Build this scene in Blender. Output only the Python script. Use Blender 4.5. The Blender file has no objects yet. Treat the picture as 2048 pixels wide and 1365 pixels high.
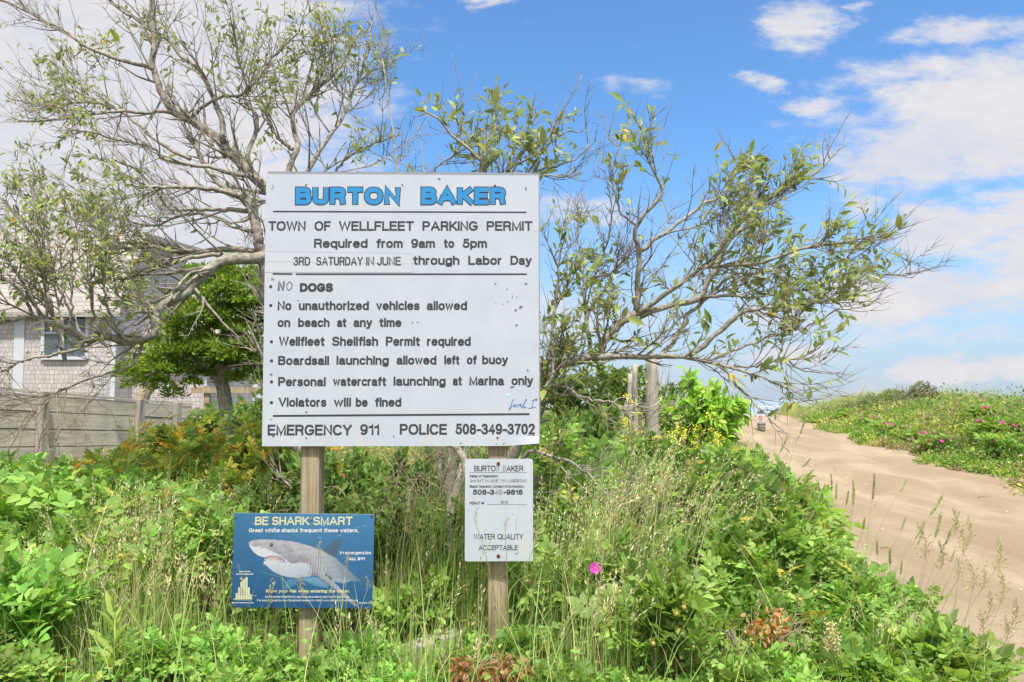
import bpy, math, random
import numpy as np
from mathutils import Vector, Matrix

S = bpy.context.scene
COL = S.collection
rng = np.random.default_rng(7)
random.seed(7)
R = math.radians

# ------------------------------------------------------------------ camera
EYE = 1.5
FPX = 1450.0                      # focal length in pixels of the 2048 wide photograph
PITCH = R(2.6)
SHIFT = 0.0252
cd = bpy.data.cameras.new('camera')
cd.sensor_width = 36.0
cd.lens = FPX / 2048.0 * 36.0
cd.shift_y = SHIFT
cd.clip_start = 0.05
cd.clip_end = 30000.0
cam = bpy.data.objects.new('camera', cd)
cam.location = (0, 0, EYE)
cam.rotation_euler = (R(90) + PITCH, 0, 0)
COL.objects.link(cam)
S.camera = cam

def ray(px, py):
    cx = (px - 1024.0) / FPX
    cy = (682.5 - py) / FPX + SHIFT * 2048.0 / FPX
    cp, sp = math.cos(PITCH), math.sin(PITCH)
    return Vector((cx, cp - cy * sp, sp + cy * cp))

def P(px, py, Y):
    d = ray(px, py)
    return Vector((0, 0, EYE)) + d * (Y / d.y)

def uv_dir(px, py):
    d = ray(px, py)
    return d.x / d.y, d.z / d.y

# ------------------------------------------------------------------ sun, sky, exposure
SUN_EL, SUN_AZ = R(64), R(165)    # azimuth clockwise from +Y: behind the camera, a little to its right
sl = bpy.data.lights.new('sun', 'SUN')
sl.energy = 4.1
sl.angle = R(4)
sl.color = (1.0, 0.955, 0.88)
sun = bpy.data.objects.new('sun', sl)
COL.objects.link(sun)
to_sun = Vector((math.sin(SUN_AZ) * math.cos(SUN_EL), math.cos(SUN_AZ) * math.cos(SUN_EL), math.sin(SUN_EL)))
sun.rotation_euler = to_sun.to_track_quat('Z', 'Y').to_euler()

S.view_settings.view_transform = 'Standard'
S.view_settings.look = 'None'
S.view_settings.exposure = 0.70
S.view_settings.gamma = 1.0
S.render.engine = 'CYCLES'
S.cycles.max_bounces = 8
S.cycles.diffuse_bounces = 4
S.cycles.transmission_bounces = 4
S.cycles.glossy_bounces = 3
S.cycles.transparent_max_bounces = 6

class NT:
    """small node-tree writer"""
    def __init__(s, nt):
        s.nt = nt
        nt.nodes.clear()
    def n(s, typ, ins=None, **props):
        nd = s.nt.nodes.new(typ)
        for k, v in props.items():
            setattr(nd, k, v)
        for k, v in (ins or {}).items():
            s.put(nd.inputs[k], v)
        return nd
    def put(s, sock, v):
        if isinstance(v, bpy.types.NodeSocket):
            s.nt.links.new(v, sock)
        else:
            sock.default_value = v
    def m(s, op, a, b=0.0, c=None, clamp=False):
        ins = {0: a, 1: b}
        if c is not None:
            ins[2] = c
        return s.n('ShaderNodeMath', ins, operation=op, use_clamp=clamp).outputs[0]
    def vm(s, op, a, b=(0, 0, 0)):
        nd = s.n('ShaderNodeVectorMath', {0: a, 1: b}, operation=op)
        return nd.outputs['Value'] if op in ('LENGTH', 'DOT_PRODUCT', 'DISTANCE') else nd.outputs[0]
    def step(s, x, lo, hi, a=0.0, b=1.0):
        return s.n('ShaderNodeMapRange', {0: x, 1: lo, 2: hi, 3: a, 4: b}, interpolation_type='SMOOTHSTEP').outputs[0]
    def mix(s, f, a, b, mode='MIX'):
        nd = s.n('ShaderNodeMix', data_type='RGBA', blend_type=mode)
        s.put(nd.inputs[0], f)
        s.put(nd.inputs[6], a if isinstance(a, bpy.types.NodeSocket) else (*a, 1))
        s.put(nd.inputs[7], b if isinstance(b, bpy.types.NodeSocket) else (*b, 1))
        return nd.outputs[2]
    def noise(s, vec, scale, detail=4.0, rough=0.55, dist=0.0, out=0):
        ins = {'Scale': scale, 'Detail': detail, 'Roughness': rough, 'Distortion': dist}
        if vec is not None:
            ins['Vector'] = vec
        return s.n('ShaderNodeTexNoise', ins).outputs[out]

W = bpy.data.worlds.new("World")
S.world = W
W.use_nodes = True
def build_world():
    t = NT(W.node_tree)
    sky = t.n('ShaderNodeTexSky', sky_type='NISHITA', sun_disc=False, sun_elevation=SUN_EL, sun_rotation=SUN_AZ,
              altitude=0, air_density=1.0, dust_density=0.8, ozone_density=2.2)
    d = t.n('ShaderNodeTexCoord').outputs['Generated']
    xyz = t.n('ShaderNodeSeparateXYZ', {0: d})
    ay = t.m('MAXIMUM', t.m('ABSOLUTE', xyz.outputs[1]), 0.04)
    u = t.m('DIVIDE', xyz.outputs[0], ay)
    v = t.m('DIVIDE', xyz.outputs[2], ay)
    uv = t.n('ShaderNodeCombineXYZ', {0: u, 1: v, 2: 0.0}).outputs[0]
    # ragged edges: the cloud coordinates are pushed about by noise
    st = t.vm('MULTIPLY', uv, (1.0, 2.4, 1.0))
    warp = t.vm('MULTIPLY', t.vm('SUBTRACT', t.noise(st, 6.0, 6.0, 0.66, 0.0, 1), (0.5, 0.5, 0.5)), (0.26, 0.075, 0.0))
    q = t.vm('ADD', uv, warp)
    fine = t.noise(st, 17.0, 7.0, 0.62)
    soft = t.noise(st, 4.5, 4.0, 0.5)
    blobs = [(1600, 58, 95, 52, .95), (1705, 22, 45, 18, .6), (1960, 62, 160, 38, .8), (1870, 150, 220, 45, .85),
             (1990, 235, 250, 130, 1.25), (1860, 300, 200, 85, 1.1), (1780, 345, 110, 40, .9), (1715, 395, 75, 38, .75),
             (1540, 165, 60, 20, .75), (1625, 205, 80, 22, .75), (1690, 235, 110, 25, .6),
             (1900, 462, 130, 55, 1.15), (2040, 440, 90, 70, 1.15), (2040, 520, 110, 60, 1.1),
             (1775, 612, 140, 45, 1.4), (1930, 585, 180, 45, 1.0), (1900, 742, 105, 26, 1.3), (2040, 740, 60, 26, 1.3), (1600, 705, 160, 22, .8),
             (1800, 770, 300, 28, .5), (1830, 670, 260, 40, .5), (1600, 640, 200, 60, .55), (1460, 560, 120, 40, .45),
             (955, 0, 50, 22, .8), (1250, 172, 60, 22, .5), (605, 70, 60, 60, .9), (1150, 430, 130, 40, .65),
             (1080, 640, 220, 80, .6), (1300, 760, 300, 40, .4), (2300, 250, 200, 120, 1.), (2500, 520, 300, 120, 1.)]
    acc = None
    for px, py, rx, ry, k in blobs:
        u0, v0 = uv_dir(px, py)
        rel = t.vm('MULTIPLY', t.vm('SUBTRACT', q, (u0, v0, 0)), (FPX / rx, FPX / ry, 0))
        b = t.step(t.vm('LENGTH', rel), 0.0, 1.75, k * 1.12, 0.0)
        acc = b if acc is None else t.m('MAXIMUM', acc, b)
    left = t.step(t.m('ADD', u, t.m('MULTIPLY', t.m('SUBTRACT', soft, .5), .30)), -0.06, -0.50, 0.0, 1.7)
    acc = t.m('MAXIMUM', acc, left)
    # heavier cloud added overhead and behind, outside the picture, as fill light
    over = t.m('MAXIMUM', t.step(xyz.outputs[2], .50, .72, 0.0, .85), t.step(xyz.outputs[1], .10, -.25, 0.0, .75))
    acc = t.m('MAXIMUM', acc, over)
    dens = t.m('ADD', acc, t.m('MULTIPLY', t.m('SUBTRACT', fine, .5), 1.5))
    cl = t.step(dens, 0.16, 1.06, 0.0, 0.97)
    cl = t.m('MULTIPLY', cl, t.step(xyz.outputs[2], -0.01, 0.01))
    shade = t.step(t.m('ADD', t.m('MULTIPLY', soft, .6), t.m('MULTIPLY', fine, .5)), .38, .72)
    ccol = t.mix(shade, (4.4, 4.5, 4.95), (5.2, 5.05, 5.1))
    ccol = t.mix(over, ccol, (7.6, 7.4, 7.2))  # the added fill cloud is brighter than the cloud in view
    # pale air low over the sea
    low = t.step(v, 0.0, 0.34, 0.78, 0.0)
    tinted = t.mix(1.0, sky.outputs[0], (.80, 1.17, 1.44), 'MULTIPLY')
    base = t.mix(low, tinted, (3.25, 3.75, 4.65))
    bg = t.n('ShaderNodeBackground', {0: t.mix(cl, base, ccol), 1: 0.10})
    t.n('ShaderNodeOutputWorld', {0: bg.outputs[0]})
build_world()

# ------------------------------------------------------------------ objects, names, labels
def tag(o, label=None, cat=None, group=None, kind=None):
    if label: o['label'] = label
    if cat: o['category'] = cat
    if group: o['group'] = group
    if kind: o['kind'] = kind
    return o

def empty(name, loc=(0, 0, 0), rot=(0, 0, 0), label=None, cat=None, group=None):
    o = bpy.data.objects.new(name, None)
    o.empty_display_size = 0.1
    o.location = loc
    o.rotation_euler = rot
    COL.objects.link(o)
    return tag(o, label, cat, group)

def link(name, me, mat=None, parent=None):
    o = bpy.data.objects.new(name, me)
    if mat is not None and not me.materials:
        me.materials.append(mat)
    COL.objects.link(o)
    if parent is not None:
        o.parent = parent
    return o

def copy_thing(root, loc, rz=0.0, sc=1.0, label=None, group=None):
    r = root.copy(); COL.objects.link(r)
    r.location = loc; r.rotation_euler = (0, 0, rz); r.scale = (sc, sc, sc)
    if label: r['label'] = label
    if group: r['group'] = group
    for ch in list(root.children):
        c = ch.copy(); COL.objects.link(c); c.parent = r
        for g in list(ch.children):
            d = g.copy(); COL.objects.link(d); d.parent = c
    return r

def mesh_np(name, V, faces, col=None, smooth=True):
    """faces: list of int arrays (n,k); col: (nV,3)"""
    me = bpy.data.meshes.new(name)
    V = np.ascontiguousarray(V, dtype=np.float32)
    faces = [np.asarray(f, dtype=np.int32) for f in faces if len(f)]
    nl = sum(f.size for f in faces)
    npoly = sum(len(f) for f in faces)
    me.vertices.add(len(V)); me.loops.add(nl); me.polygons.add(npoly)
    me.vertices.foreach_set('co', V.ravel())
    me.loops.foreach_set('vertex_index', np.concatenate([f.ravel() for f in faces]))
    tot = np.concatenate([np.full(len(f), f.shape[1], np.int32) for f in faces])
    st = np.concatenate([[0], np.cumsum(tot)[:-1]]).astype(np.int32)
    me.polygons.foreach_set('loop_start', st)
    me.polygons.foreach_set('use_smooth', np.full(npoly, smooth, dtype=bool))
    if col is not None:
        a = me.color_attributes.new('tint', 'FLOAT_COLOR', 'POINT')
        c = np.ones((len(V), 4), np.float32); c[:, :3] = col
        a.data.foreach_set('color', c.ravel())
    me.update(calc_edges=True)
    me.validate()
    return me

class MB:
    """collects shapes into one mesh"""
    def __init__(s):
        s.v = []; s.f = {}; s.c = []; s.n = 0
    def add(s, V, F, col=None):
        V = np.asarray(V, float).reshape(-1, 3)
        for f in (F if isinstance(F, list) and len(F) and isinstance(F[0], np.ndarray) and F[0].ndim == 2 else [np.asarray(F)]):
            if len(f): s.f.setdefault(f.shape[1], []).append(f + s.n)
        s.v.append(V); s.n += len(V)
        if col is not None:
            s.c.append(np.broadcast_to(np.asarray(col, float), (len(V), 3)))
    def box(s, lo, hi, M=None, bev=0.0):
        x0, y0, z0 = lo; x1, y1, z1 = hi
        if bev <= 0:
            V = [(x0, y0, z0), (x1, y0, z0), (x1, y1, z0), (x0, y1, z0), (x0, y0, z1), (x1, y0, z1), (x1, y1, z1), (x0, y1, z1)]
            F = [(0, 3, 2, 1), (4, 5, 6, 7), (0, 1, 5, 4), (1, 2, 6, 5), (2, 3, 7, 6), (3, 0, 4, 7)]
            s._m(V, F, M); return
        b = bev                                     # octagonal section along z, pulled in at both ends
        def ring(z, e):
            return [(x0 + b + e, y0 + e, z), (x1 - b - e, y0 + e, z), (x1 - e, y0 + b + e, z), (x1 - e, y1 - b - e, z),
                    (x1 - b - e, y1 - e, z), (x0 + b + e, y1 - e, z), (x0 + e, y1 - b - e, z), (x0 + e, y0 + b + e, z)]
        V = ring(z0, b) + ring(z0 + b, 0) + ring(z1 - b, 0) + ring(z1, b)
        F = []
        for r in range(3):
            for k in range(8):
                F.append((r * 8 + k, r * 8 + (k + 1) % 8, r * 8 + 8 + (k + 1) % 8, r * 8 + 8 + k))
        s._m(V, F, M)
        s.v[-1]
        n0 = s.n - 32
        s.f.setdefault(8, []).append(np.array([[n0 + k for k in range(7, -1, -1)], [n0 + 24 + k for k in range(8)]]))
    def _m(s, V, F, M):
        V = np.asarray(V, float)
        if M is not None:
            V = np.array([M @ Vector(p) for p in V])
        s.add(V, np.array(F))
    def build(s, name, mat, parent=None, smooth=False):
        V = np.concatenate(s.v)
        me = mesh_np(name, V, [np.concatenate(a) for a in s.f.values()], np.concatenate(s.c) if s.c else None, smooth)
        return link(name, me, mat, parent)

def norm(a):
    return a / np.maximum(np.linalg.norm(a, axis=-1, keepdims=True), 1e-9)

def tubes(PT, RD, sides=4, cap=True):
    """PT (n,K,3), RD (n,K) -> V, [quads, caps]"""
    PT = np.asarray(PT, float); RD = np.asarray(RD, float)
    n, K, _ = PT.shape
    T = np.empty_like(PT)
    T[:, 1:-1] = PT[:, 2:] - PT[:, :-2]; T[:, 0] = PT[:, 1] - PT[:, 0]; T[:, -1] = PT[:, -1] - PT[:, -2]
    T = norm(T)
    ref = np.broadcast_to(np.array([0.31, 0.52, 0.2]), T.shape).copy()
    m0 = norm(PT[:, -1] - PT[:, 0])
    ax = np.where((np.abs(m0[:, 2]) > 0.8)[:, None], np.array([1.0, 0.1, 0]), np.array([0.1, 0.1, 1.0]))
    ref = np.broadcast_to(ax[:, None, :], T.shape)
    A = norm(np.cross(T, ref)); B = np.cross(T, A)
    an = np.arange(sides) / sides * 2 * math.pi
    V = PT[:, :, None, :] + RD[:, :, None, None] * (np.cos(an)[None, None, :, None] * A[:, :, None, :] + np.sin(an)[None, None, :, None] * B[:, :, None, :])
    V = V.reshape(-1, 3)
    i = np.arange(n)[:, None, None] * K * sides; k = np.arange(K - 1)[None, :, None] * sides; s = np.arange(sides)[None, None, :]
    s2 = (s + 1) % sides
    Q = np.stack([i + k + s, i + k + s2, i + k + sides + s2, i + k + sides + s], -1).reshape(-1, 4)
    fs = [Q]
    if cap:
        e = (np.arange(n) * K * sides + (K - 1) * sides)[:, None] + np.arange(sides)[None, :]
        fs.append(e)
        fs.append((np.arange(n) * K * sides)[:, None] + np.arange(sides)[::-1][None, :])
    return V, fs

def resample(pts, K):
    """Catmull-Rom through pts (m,3) -> (K,3)"""
    p = np.asarray(pts, float)
    if len(p) == 2:
        t = np.linspace(0, 1, K)[:, None]
        return p[0] * (1 - t) + p[1] * t
    q = np.vstack([2 * p[0] - p[1], p, 2 * p[-1] - p[-2]])
    seg = np.linalg.norm(p[1:] - p[:-1], axis=1); cum = np.concatenate([[0], np.cumsum(seg)])
    s = np.linspace(0, cum[-1], K)
    i = np.clip(np.searchsorted(cum, s, 'right') - 1, 0, len(p) - 2)
    t = ((s - cum[i]) / np.maximum(seg[i], 1e-9))[:, None]
    a, b, c, d = q[i], q[i + 1], q[i + 2], q[i + 3]
    return 0.5 * (2 * b + (c - a) * t + (2 * a - 5 * b + 4 * c - d) * t ** 2 + (3 * b - a - 3 * c + d) * t ** 3)

# leaf shapes: x across, y along, z off the blade
LEAF8 = (np.array([(0, 0, 0), (0, .36, .02), (0, .72, .0), (0, 1, -.07), (-.5, .34, .10), (-.36, .72, .06), (.5, .34, .10), (.36, .72, .06)]),
         np.array([(0, 1, 4), (1, 2, 5), (1, 5, 4), (2, 3, 5), (0, 6, 1), (1, 7, 2), (1, 6, 7), (2, 7, 3)]))
LEAF4 = (np.array([(0, 0, 0), (-.5, .45, .09), (.5, .45, .09), (0, 1, -.05)]), np.array([(0, 3, 1), (0, 2, 3)]))
LEAF6 = (np.array([(0, 0, 0), (-.45, .3, .07), (.45, .3, .07), (-.4, .68, .05), (.4, .68, .05), (0, 1, -.06)]),
         np.array([(0, 3, 1), (0, 5, 3), (0, 4, 5), (0, 2, 4)]))

def leaf_cards(pos, d, nrm, L, Wd, tpl, col):
    d = norm(d); x = norm(np.cross(d, nrm)); z = np.cross(x, d)
    tv, tf = tpl
    n = len(pos); k = len(tv)
    L = np.broadcast_to(L, (n,)); Wd = np.broadcast_to(Wd, (n,))
    V = (pos[:, None, :] + x[:, None, :] * (tv[None, :, 0, None] * Wd[:, None, None])
         + d[:, None, :] * (tv[None, :, 1, None] * L[:, None, None]) + z[:, None, :] * (tv[None, :, 2, None] * L[:, None, None]))
    F = (np.arange(n)[:, None, None] * k + tf[None]).reshape(-1, 3)
    C = np.repeat(col, k, axis=0)
    return V.reshape(-1, 3), F, C

def rand_unit(n):
    return norm(rng.normal(size=(n, 3)))

def palette(n, cols, w, jit=0.16):
    """random picks out of a list of leaf colours, jittered in brightness"""
    c = np.array(cols)[rng.choice(len(cols), n, p=np.array(w) / np.sum(w))]
    return np.clip(c * (1 + jit * rng.normal(size=(n, 1))) * (1 + 0.06 * rng.normal(size=(n, 3))), 0.004, 0.95)

# ------------------------------------------------------------------ materials
def mat(name):
    m = bpy.data.materials.new(name)
    m.use_nodes = True
    return m, NT(m.node_tree)

def finish(t, base, rough=0.6, bump=None, bstr=0.3, bdist=0.01, spec=0.4, metal=0.0, extra=None):
    p = t.n('ShaderNodeBsdfPrincipled')
    t.put(p.inputs['Base Color'], base if isinstance(base, bpy.types.NodeSocket) else (*base, 1))
    t.put(p.inputs['Roughness'], rough)
    p.inputs['Specular IOR Level'].default_value = spec
    p.inputs['Metallic'].default_value = metal
    if bump is not None:
        b = t.n('ShaderNodeBump', {'Height': bump, 'Strength': bstr, 'Distance': bdist})
        t.nt.links.new(b.outputs[0], p.inputs['Normal'])
    t.n('ShaderNodeOutputMaterial', {0: p.outputs[0]})
    return p

def leaf_material(name, back=None, trans=0.47, rough=0.52, spec=0.22):
    m, t = mat(name)
    c = t.n('ShaderNodeAttribute', attribute_name='tint').outputs['Color']
    oi = t.n('ShaderNodeObjectInfo').outputs['Random']
    g = t.n('ShaderNodeNewGeometry')
    nz = t.noise(t.n('ShaderNodeTexCoord').outputs['Object'], 60.0, 3.0)
    c = t.mix(1.0, c, t.mix(nz, (.93, .93, 1.15), (1.36, 1.36, 1.68)), 'MULTIPLY')
    c = t.n('ShaderNodeHueSaturation', {'Hue': t.n('ShaderNodeMapRange', {0: oi, 3: .488, 4: .512}).outputs[0], 'Saturation': 1.0,
                                        'Value': t.n('ShaderNodeMapRange', {0: oi, 3: .86, 4: 1.14}).outputs[0], 'Color': c}).outputs[0]
    if back is not None:
        c = t.mix(t.m('MULTIPLY', g.outputs['Backfacing'], back[3]), c, tuple(back[:3]))
    p = t.n('ShaderNodeBsdfPrincipled', {'Base Color': c, 'Roughness': rough})
    p.inputs['Specular IOR Level'].default_value = spec
    tc = t.mix(1.0, c, (1.35, 1.45, .55), 'MULTIPLY')
    tr = t.n('ShaderNodeBsdfTranslucent', {0: tc})
    mx = t.n('ShaderNodeMixShader', {0: trans, 1: p.outputs[0], 2: tr.outputs[0]})
    t.n('ShaderNodeOutputMaterial', {0: mx.outputs[0]})
    return m

def tint_material(name, rough=0.7, spec=0.25):
    m, t = mat(name)
    finish(t, t.n('ShaderNodeAttribute', attribute_name='tint').outputs['Color'], rough, spec=spec)
    return m

def wood(name, dark, light, grain=(55, 55, 2.2), crack=0.5, green=None):
    m, t = mat(name)
    o = t.n('ShaderNodeTexCoord').outputs['Object']
    oi = t.n('ShaderNodeObjectInfo').outputs['Random']
    o2 = t.vm('ADD', o, t.n('ShaderNodeCombineXYZ', {0: t.m('MULTIPLY', oi, 9.0), 1: 0.0, 2: t.m('MULTIPLY', oi, 7.0)}).outputs[0])
    g = t.vm('MULTIPLY', o2, grain)
    n1 = t.noise(g, 1.0, 6.0, 0.65, 0.6)
    n2 = t.noise(o2, 3.0, 3.0)
    n3 = t.noise(g, 3.2, 4.0, 0.7)
    f = t.step(t.m('ADD', t.m('MULTIPLY', n1, .65), t.m('MULTIPLY', n2, .35)), .32, .68)
    c = t.mix(f, dark, light)
    if green is not None:
        c = t.mix(t.step(t.noise(o2, 2.1, 4.0), .5, .75, 0, .6), c, green)
    ck = t.step(n3, .60, .70, 0, crack)
    c = t.mix(ck, c, tuple(x * .33 for x in dark))
    h = t.m('SUBTRACT', n1, ck)
    finish(t, c, .82, h, .5, .006, spec=.2)
    return m

def flat(name, col, rough=0.5, spec=0.4, metal=0.0, var=0.12, scale=30.0):
    m, t = mat(name)
    o = t.n('ShaderNodeTexCoord').outputs['Object']
    n = t.noise(o, scale, 4.0)
    c = t.mix(n, tuple(x * (1 - var) for x in col), tuple(min(1, x * (1 + var)) for x in col))
    finish(t, c, rough, spec=spec, metal=metal)
    return m

M = {}
M['rose_leaf'] = leaf_material('rose leaf', (.15, .2, .1, .45))
M['tree_leaf'] = leaf_material('silver backed leaf', (.36, .40, .27, .75), .30, .5, .3)
M['grass'] = leaf_material('grass blade', None, .35, .5, .3)
M['petal'] = leaf_material('petal', None, .3, .6, .2)
M['stem'] = tint_material('stem', .75)
M['print'] = tint_material('printed panel', .38, .35)
M['lettering'] = flat('black lettering', (.045, .046, .052), .5, .3, 0, .35, 60)
M['grey_letter'] = flat('faded lettering', (.12, .12, .13), .5, .3, 0, .4, 40)
M['pale_letter'] = flat('bleached lettering', (.27, .27, .28), .5, .3, 0, .2, 40)
M['blue_letter'] = flat('blue lettering', (.024, .225, .49), .4, .4, 0, .14, 14)
M['navy_outline'] = flat('dark letter outline', (.022, .026, .045), .5, .3)
M['cream_letter'] = flat('cream lettering', (.54, .53, .34), .5, .3, 0, .06)
M['white_letter'] = flat('white lettering', (.54, .56, .58), .5, .3, 0, .06)
M['ink'] = flat('blue ink', (.03, .13, .42), .5, .3)
M['rust'] = flat('rusty screw', (.16, .045, .03), .7, .4, .2, .5, 300)
M['steel'] = flat('dull steel', (.35, .34, .32), .5, .5, .6, .3, 200)
M['post'] = wood('weathered post', (.15, .11, .062), (.47, .385, .26), (75, 75, 2.0), .9, (.29, .275, .20))
M['grey_board'] = wood('grey fence board', (.40, .345, .275), (.72, .65, .54), (1.2, 30, 40), .6)
M['grey_post'] = wood('grey timber post', (.24, .22, .19), (.46, .42, .37), (40, 40, 1.6), .6)
M['white_trim'] = flat('white trim', (.52, .545, .575), .5, .3, 0, .05, 6)
M['rope'] = flat('white rope', (.46, .45, .41), .8, .2, 0, .15, 90)
M['hip'] = flat('rose hip', (.40, .33, .08), .4, .4, 0, .35, 25)
M['sign_edge'] = flat('grey painted plywood edge', (.25, .265, .29), .7, .3, 0, .25, 35)

def sign_white(name, stain=0.35):
    m, t = mat(name)
    o = t.n('ShaderNodeTexCoord').outputs['Object']
    sc = t.vm('MULTIPLY', o, (1.0, 1.0, .28))
    n1 = t.noise(sc, 14.0, 6.0, .65)
    n2 = t.noise(o, 5.0, 4.0, .6)
    n3 = t.noise(o, 70.0, 5.0, .7)
    z = t.n('ShaderNodeSeparateXYZ', {0: o}).outputs[2]
    c = t.mix(t.step(n2, .35, .7), (.435, .475, .535), (.475, .515, .57))
    c = t.mix(t.step(n1, .58, .80, 0, stain), c, (.38, .375, .355))
    low = t.step(z, .20, .0, 0.0, 1.0)
    c = t.mix(t.m('MULTIPLY', low, t.step(n1, .5, .72, 0, .5)), c, (.62, .52, .38))
    c = t.mix(t.step(n3, .71, .78, 0, .5), c, (.42, .40, .36))
    finish(t, c, t.n('ShaderNodeMapRange', {0: n2, 3: .3, 4: .48}).outputs[0], n2, .05, .01, spec=.4)
    return m
M['sign_white'] = sign_white('weathered white sign sheet')
M['tape'] = flat('yellowed sticker', (.468, .505, .557), .35, .4, 0, .03, 9)

def bark(name, a, b):
    m, t = mat(name)
    o = t.n('ShaderNodeTexCoord').outputs['Object']
    n1 = t.noise(o, 28.0, 6.0, .7); n2 = t.noise(o, 6.0, 4.0)
    c = t.mix(t.step(n1, .35, .68), a, b)
    c = t.mix(t.step(n2, .5, .72, 0, .55), c, (.36, .37, .30))
    finish(t, c, .85, n1, .5, .006, spec=.2)
    return m
M['bark'] = bark('grey branch bark', (.17, .15, .12), (.40, .365, .31))
M['twig'] = bark('twig bark', (.17, .145, .115), (.36, .32, .27))
M['dead_cane'] = bark('dead cane', (.17, .11, .08), (.42, .33, .25))

# ------------------------------------------------------------------ ground
def sstep(x, a, b):
    t = np.clip((x - a) / (b - a), 0, 1)
    return t * t * (3 - 2 * t)

def crest(y):
    return 0.8 * sstep(y, 5, 29) - 4.6 * sstep(y, 31, 75)

XE = np.array([(-10, 1.2), (0, 1.6), (3, 2.15), (4.5, 2.45), (6.5, 2.95), (9, 3.75), (13, 4.7), (20, 6.3), (26, 7.6), (30, 8.4), (36, 8.2), (60, 6)])
XB = np.array([(-10, 7.0), (5, 7.2), (10.5, 7.35), (13, 8.0), (16, 8.34), (20, 8.85), (24, 9.9), (28, 11.3), (34, 13.0), (40, 15), (60, 24)])
def x_edge(y): return np.interp(y, XE[:, 0], XE[:, 1])
def x_bank(y): return np.interp(y, XB[:, 0], XB[:, 1])

def wob(x, y):
    return (np.sin(x * 1.7 + y * .9) + np.sin(x * .63 - y * 1.31 + 1.2) + .6 * np.sin(x * 3.1 + y * 2.3 + .4)) / 2.6

def ground_z(x, y):
    x = np.asarray(x, float); y = np.asarray(y, float)
    z = crest(y)
    verge = 0.32 * sstep(x_edge(y) - x, 0.0, 1.3) * (1 - .5 * sstep(y, 20, 34))
    b = x - x_bank(y)
    amp = np.interp(y, [0, 8, 12, 17, 24, 30, 36, 44], [1.0, 1.0, 1.0, .78, .48, .50, .62, .2])
    bank = amp * sstep(b, 0.0, 3.4) * (1 + .10 * wob(x * .5, y * .5))
    on = sstep(np.maximum(x_edge(y) - x, b), 0, .6)
    return z + verge + bank + 0.03 * wob(x, y) * on + 0.012 * wob(x * 2.2, y * 1.4)

def gz(x, y):
    return float(ground_z(x, y))

def grid_sheet(xs, ys, fz):
    X, Y = np.meshgrid(xs, ys)
    Z = fz(X, Y)
    V = np.stack([X, Y, Z], -1).reshape(-1, 3)
    nx, ny = len(xs), len(ys)
    i = np.arange(ny - 1)[:, None] * nx + np.arange(nx - 1)[None, :]
    F = np.stack([i, i + 1, i + 1 + nx, i + nx], -1).reshape(-1, 4)
    return V, F

def soil_mat():
    m, t = mat('soil and leaf litter')
    o = t.n('ShaderNodeTexCoord').outputs['Object']
    n1 = t.noise(o, 9.0, 7.0, .7); n2 = t.noise(o, 45.0, 4.0, .7)
    c = t.mix(t.step(n1, .35, .65), (.055, .05, .028), (.12, .115, .055))
    c = t.mix(t.step(n2, .52, .7, 0, .6), c, (.24, .19, .11))
    finish(t, c, .95, n2, .8, .02, spec=.1)
    return m

def sand_mat():
    m, t = mat('pale tan sand')
    o = t.n('ShaderNodeTexCoord').outputs['Object']
    so = t.vm('MULTIPLY', o, (1.0, .45, 1.0))
    n1 = t.noise(so, 1.1, 5.0, .6, .4); n2 = t.noise(o, 9.0, 7.0, .72); n3 = t.noise(o, 120.0, 3.0, .7)
    trk = t.noise(t.vm('MULTIPLY', o, (2.6, .16, 1.0)), 1.0, 4.0, .6, .5)
    c = t.mix(t.step(n1, .38, .66), (.295, .228, .152), (.38, .302, .212))
    c = t.mix(t.step(trk, .48, .68, 0, .25), c, (.25, .185, .118))
    c = t.mix(t.step(n2, .58, .74, 0, .45), c, (.24, .18, .115))
    c = t.mix(t.step(n3, .68, .76, 0, .5), c, (.25, .195, .14))
    c = t.mix(t.step(n3, .30, .24, 0, .5), c, (.55, .49, .41))
    h = t.m('ADD', t.m('MULTIPLY', n2, .7), t.m('ADD', t.m('MULTIPLY', n3, .22), t.m('MULTIPLY', trk, 1.2)))
    finish(t, c, .93, h, .75, .05, spec=.12)
    return m

def axis(*spans):
    out = []
    for a, b, st in spans:
        out.append(np.arange(a, b, st))
    return np.unique(np.concatenate(out + [[spans[-1][1]]]))

V, F = grid_sheet(axis((-130, -14, 4), (-14, 18, .22), (18, 130, 4)), axis((-25, 1, 2), (1, 16, .2), (16, 42, .4), (42, 90, 4)), lambda x, y: ground_z(x, y))
inside = np.minimum(V[:, 0] - x_edge(V[:, 1]), x_bank(V[:, 1]) - V[:, 0])
V[:, 2] -= .22 * sstep(inside, 0.05, .6)                     # the sand sheet fills this bed
me = mesh_np('ground', V, [F])
tag(link('ground', me, soil_mat()), kind='structure')

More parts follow.
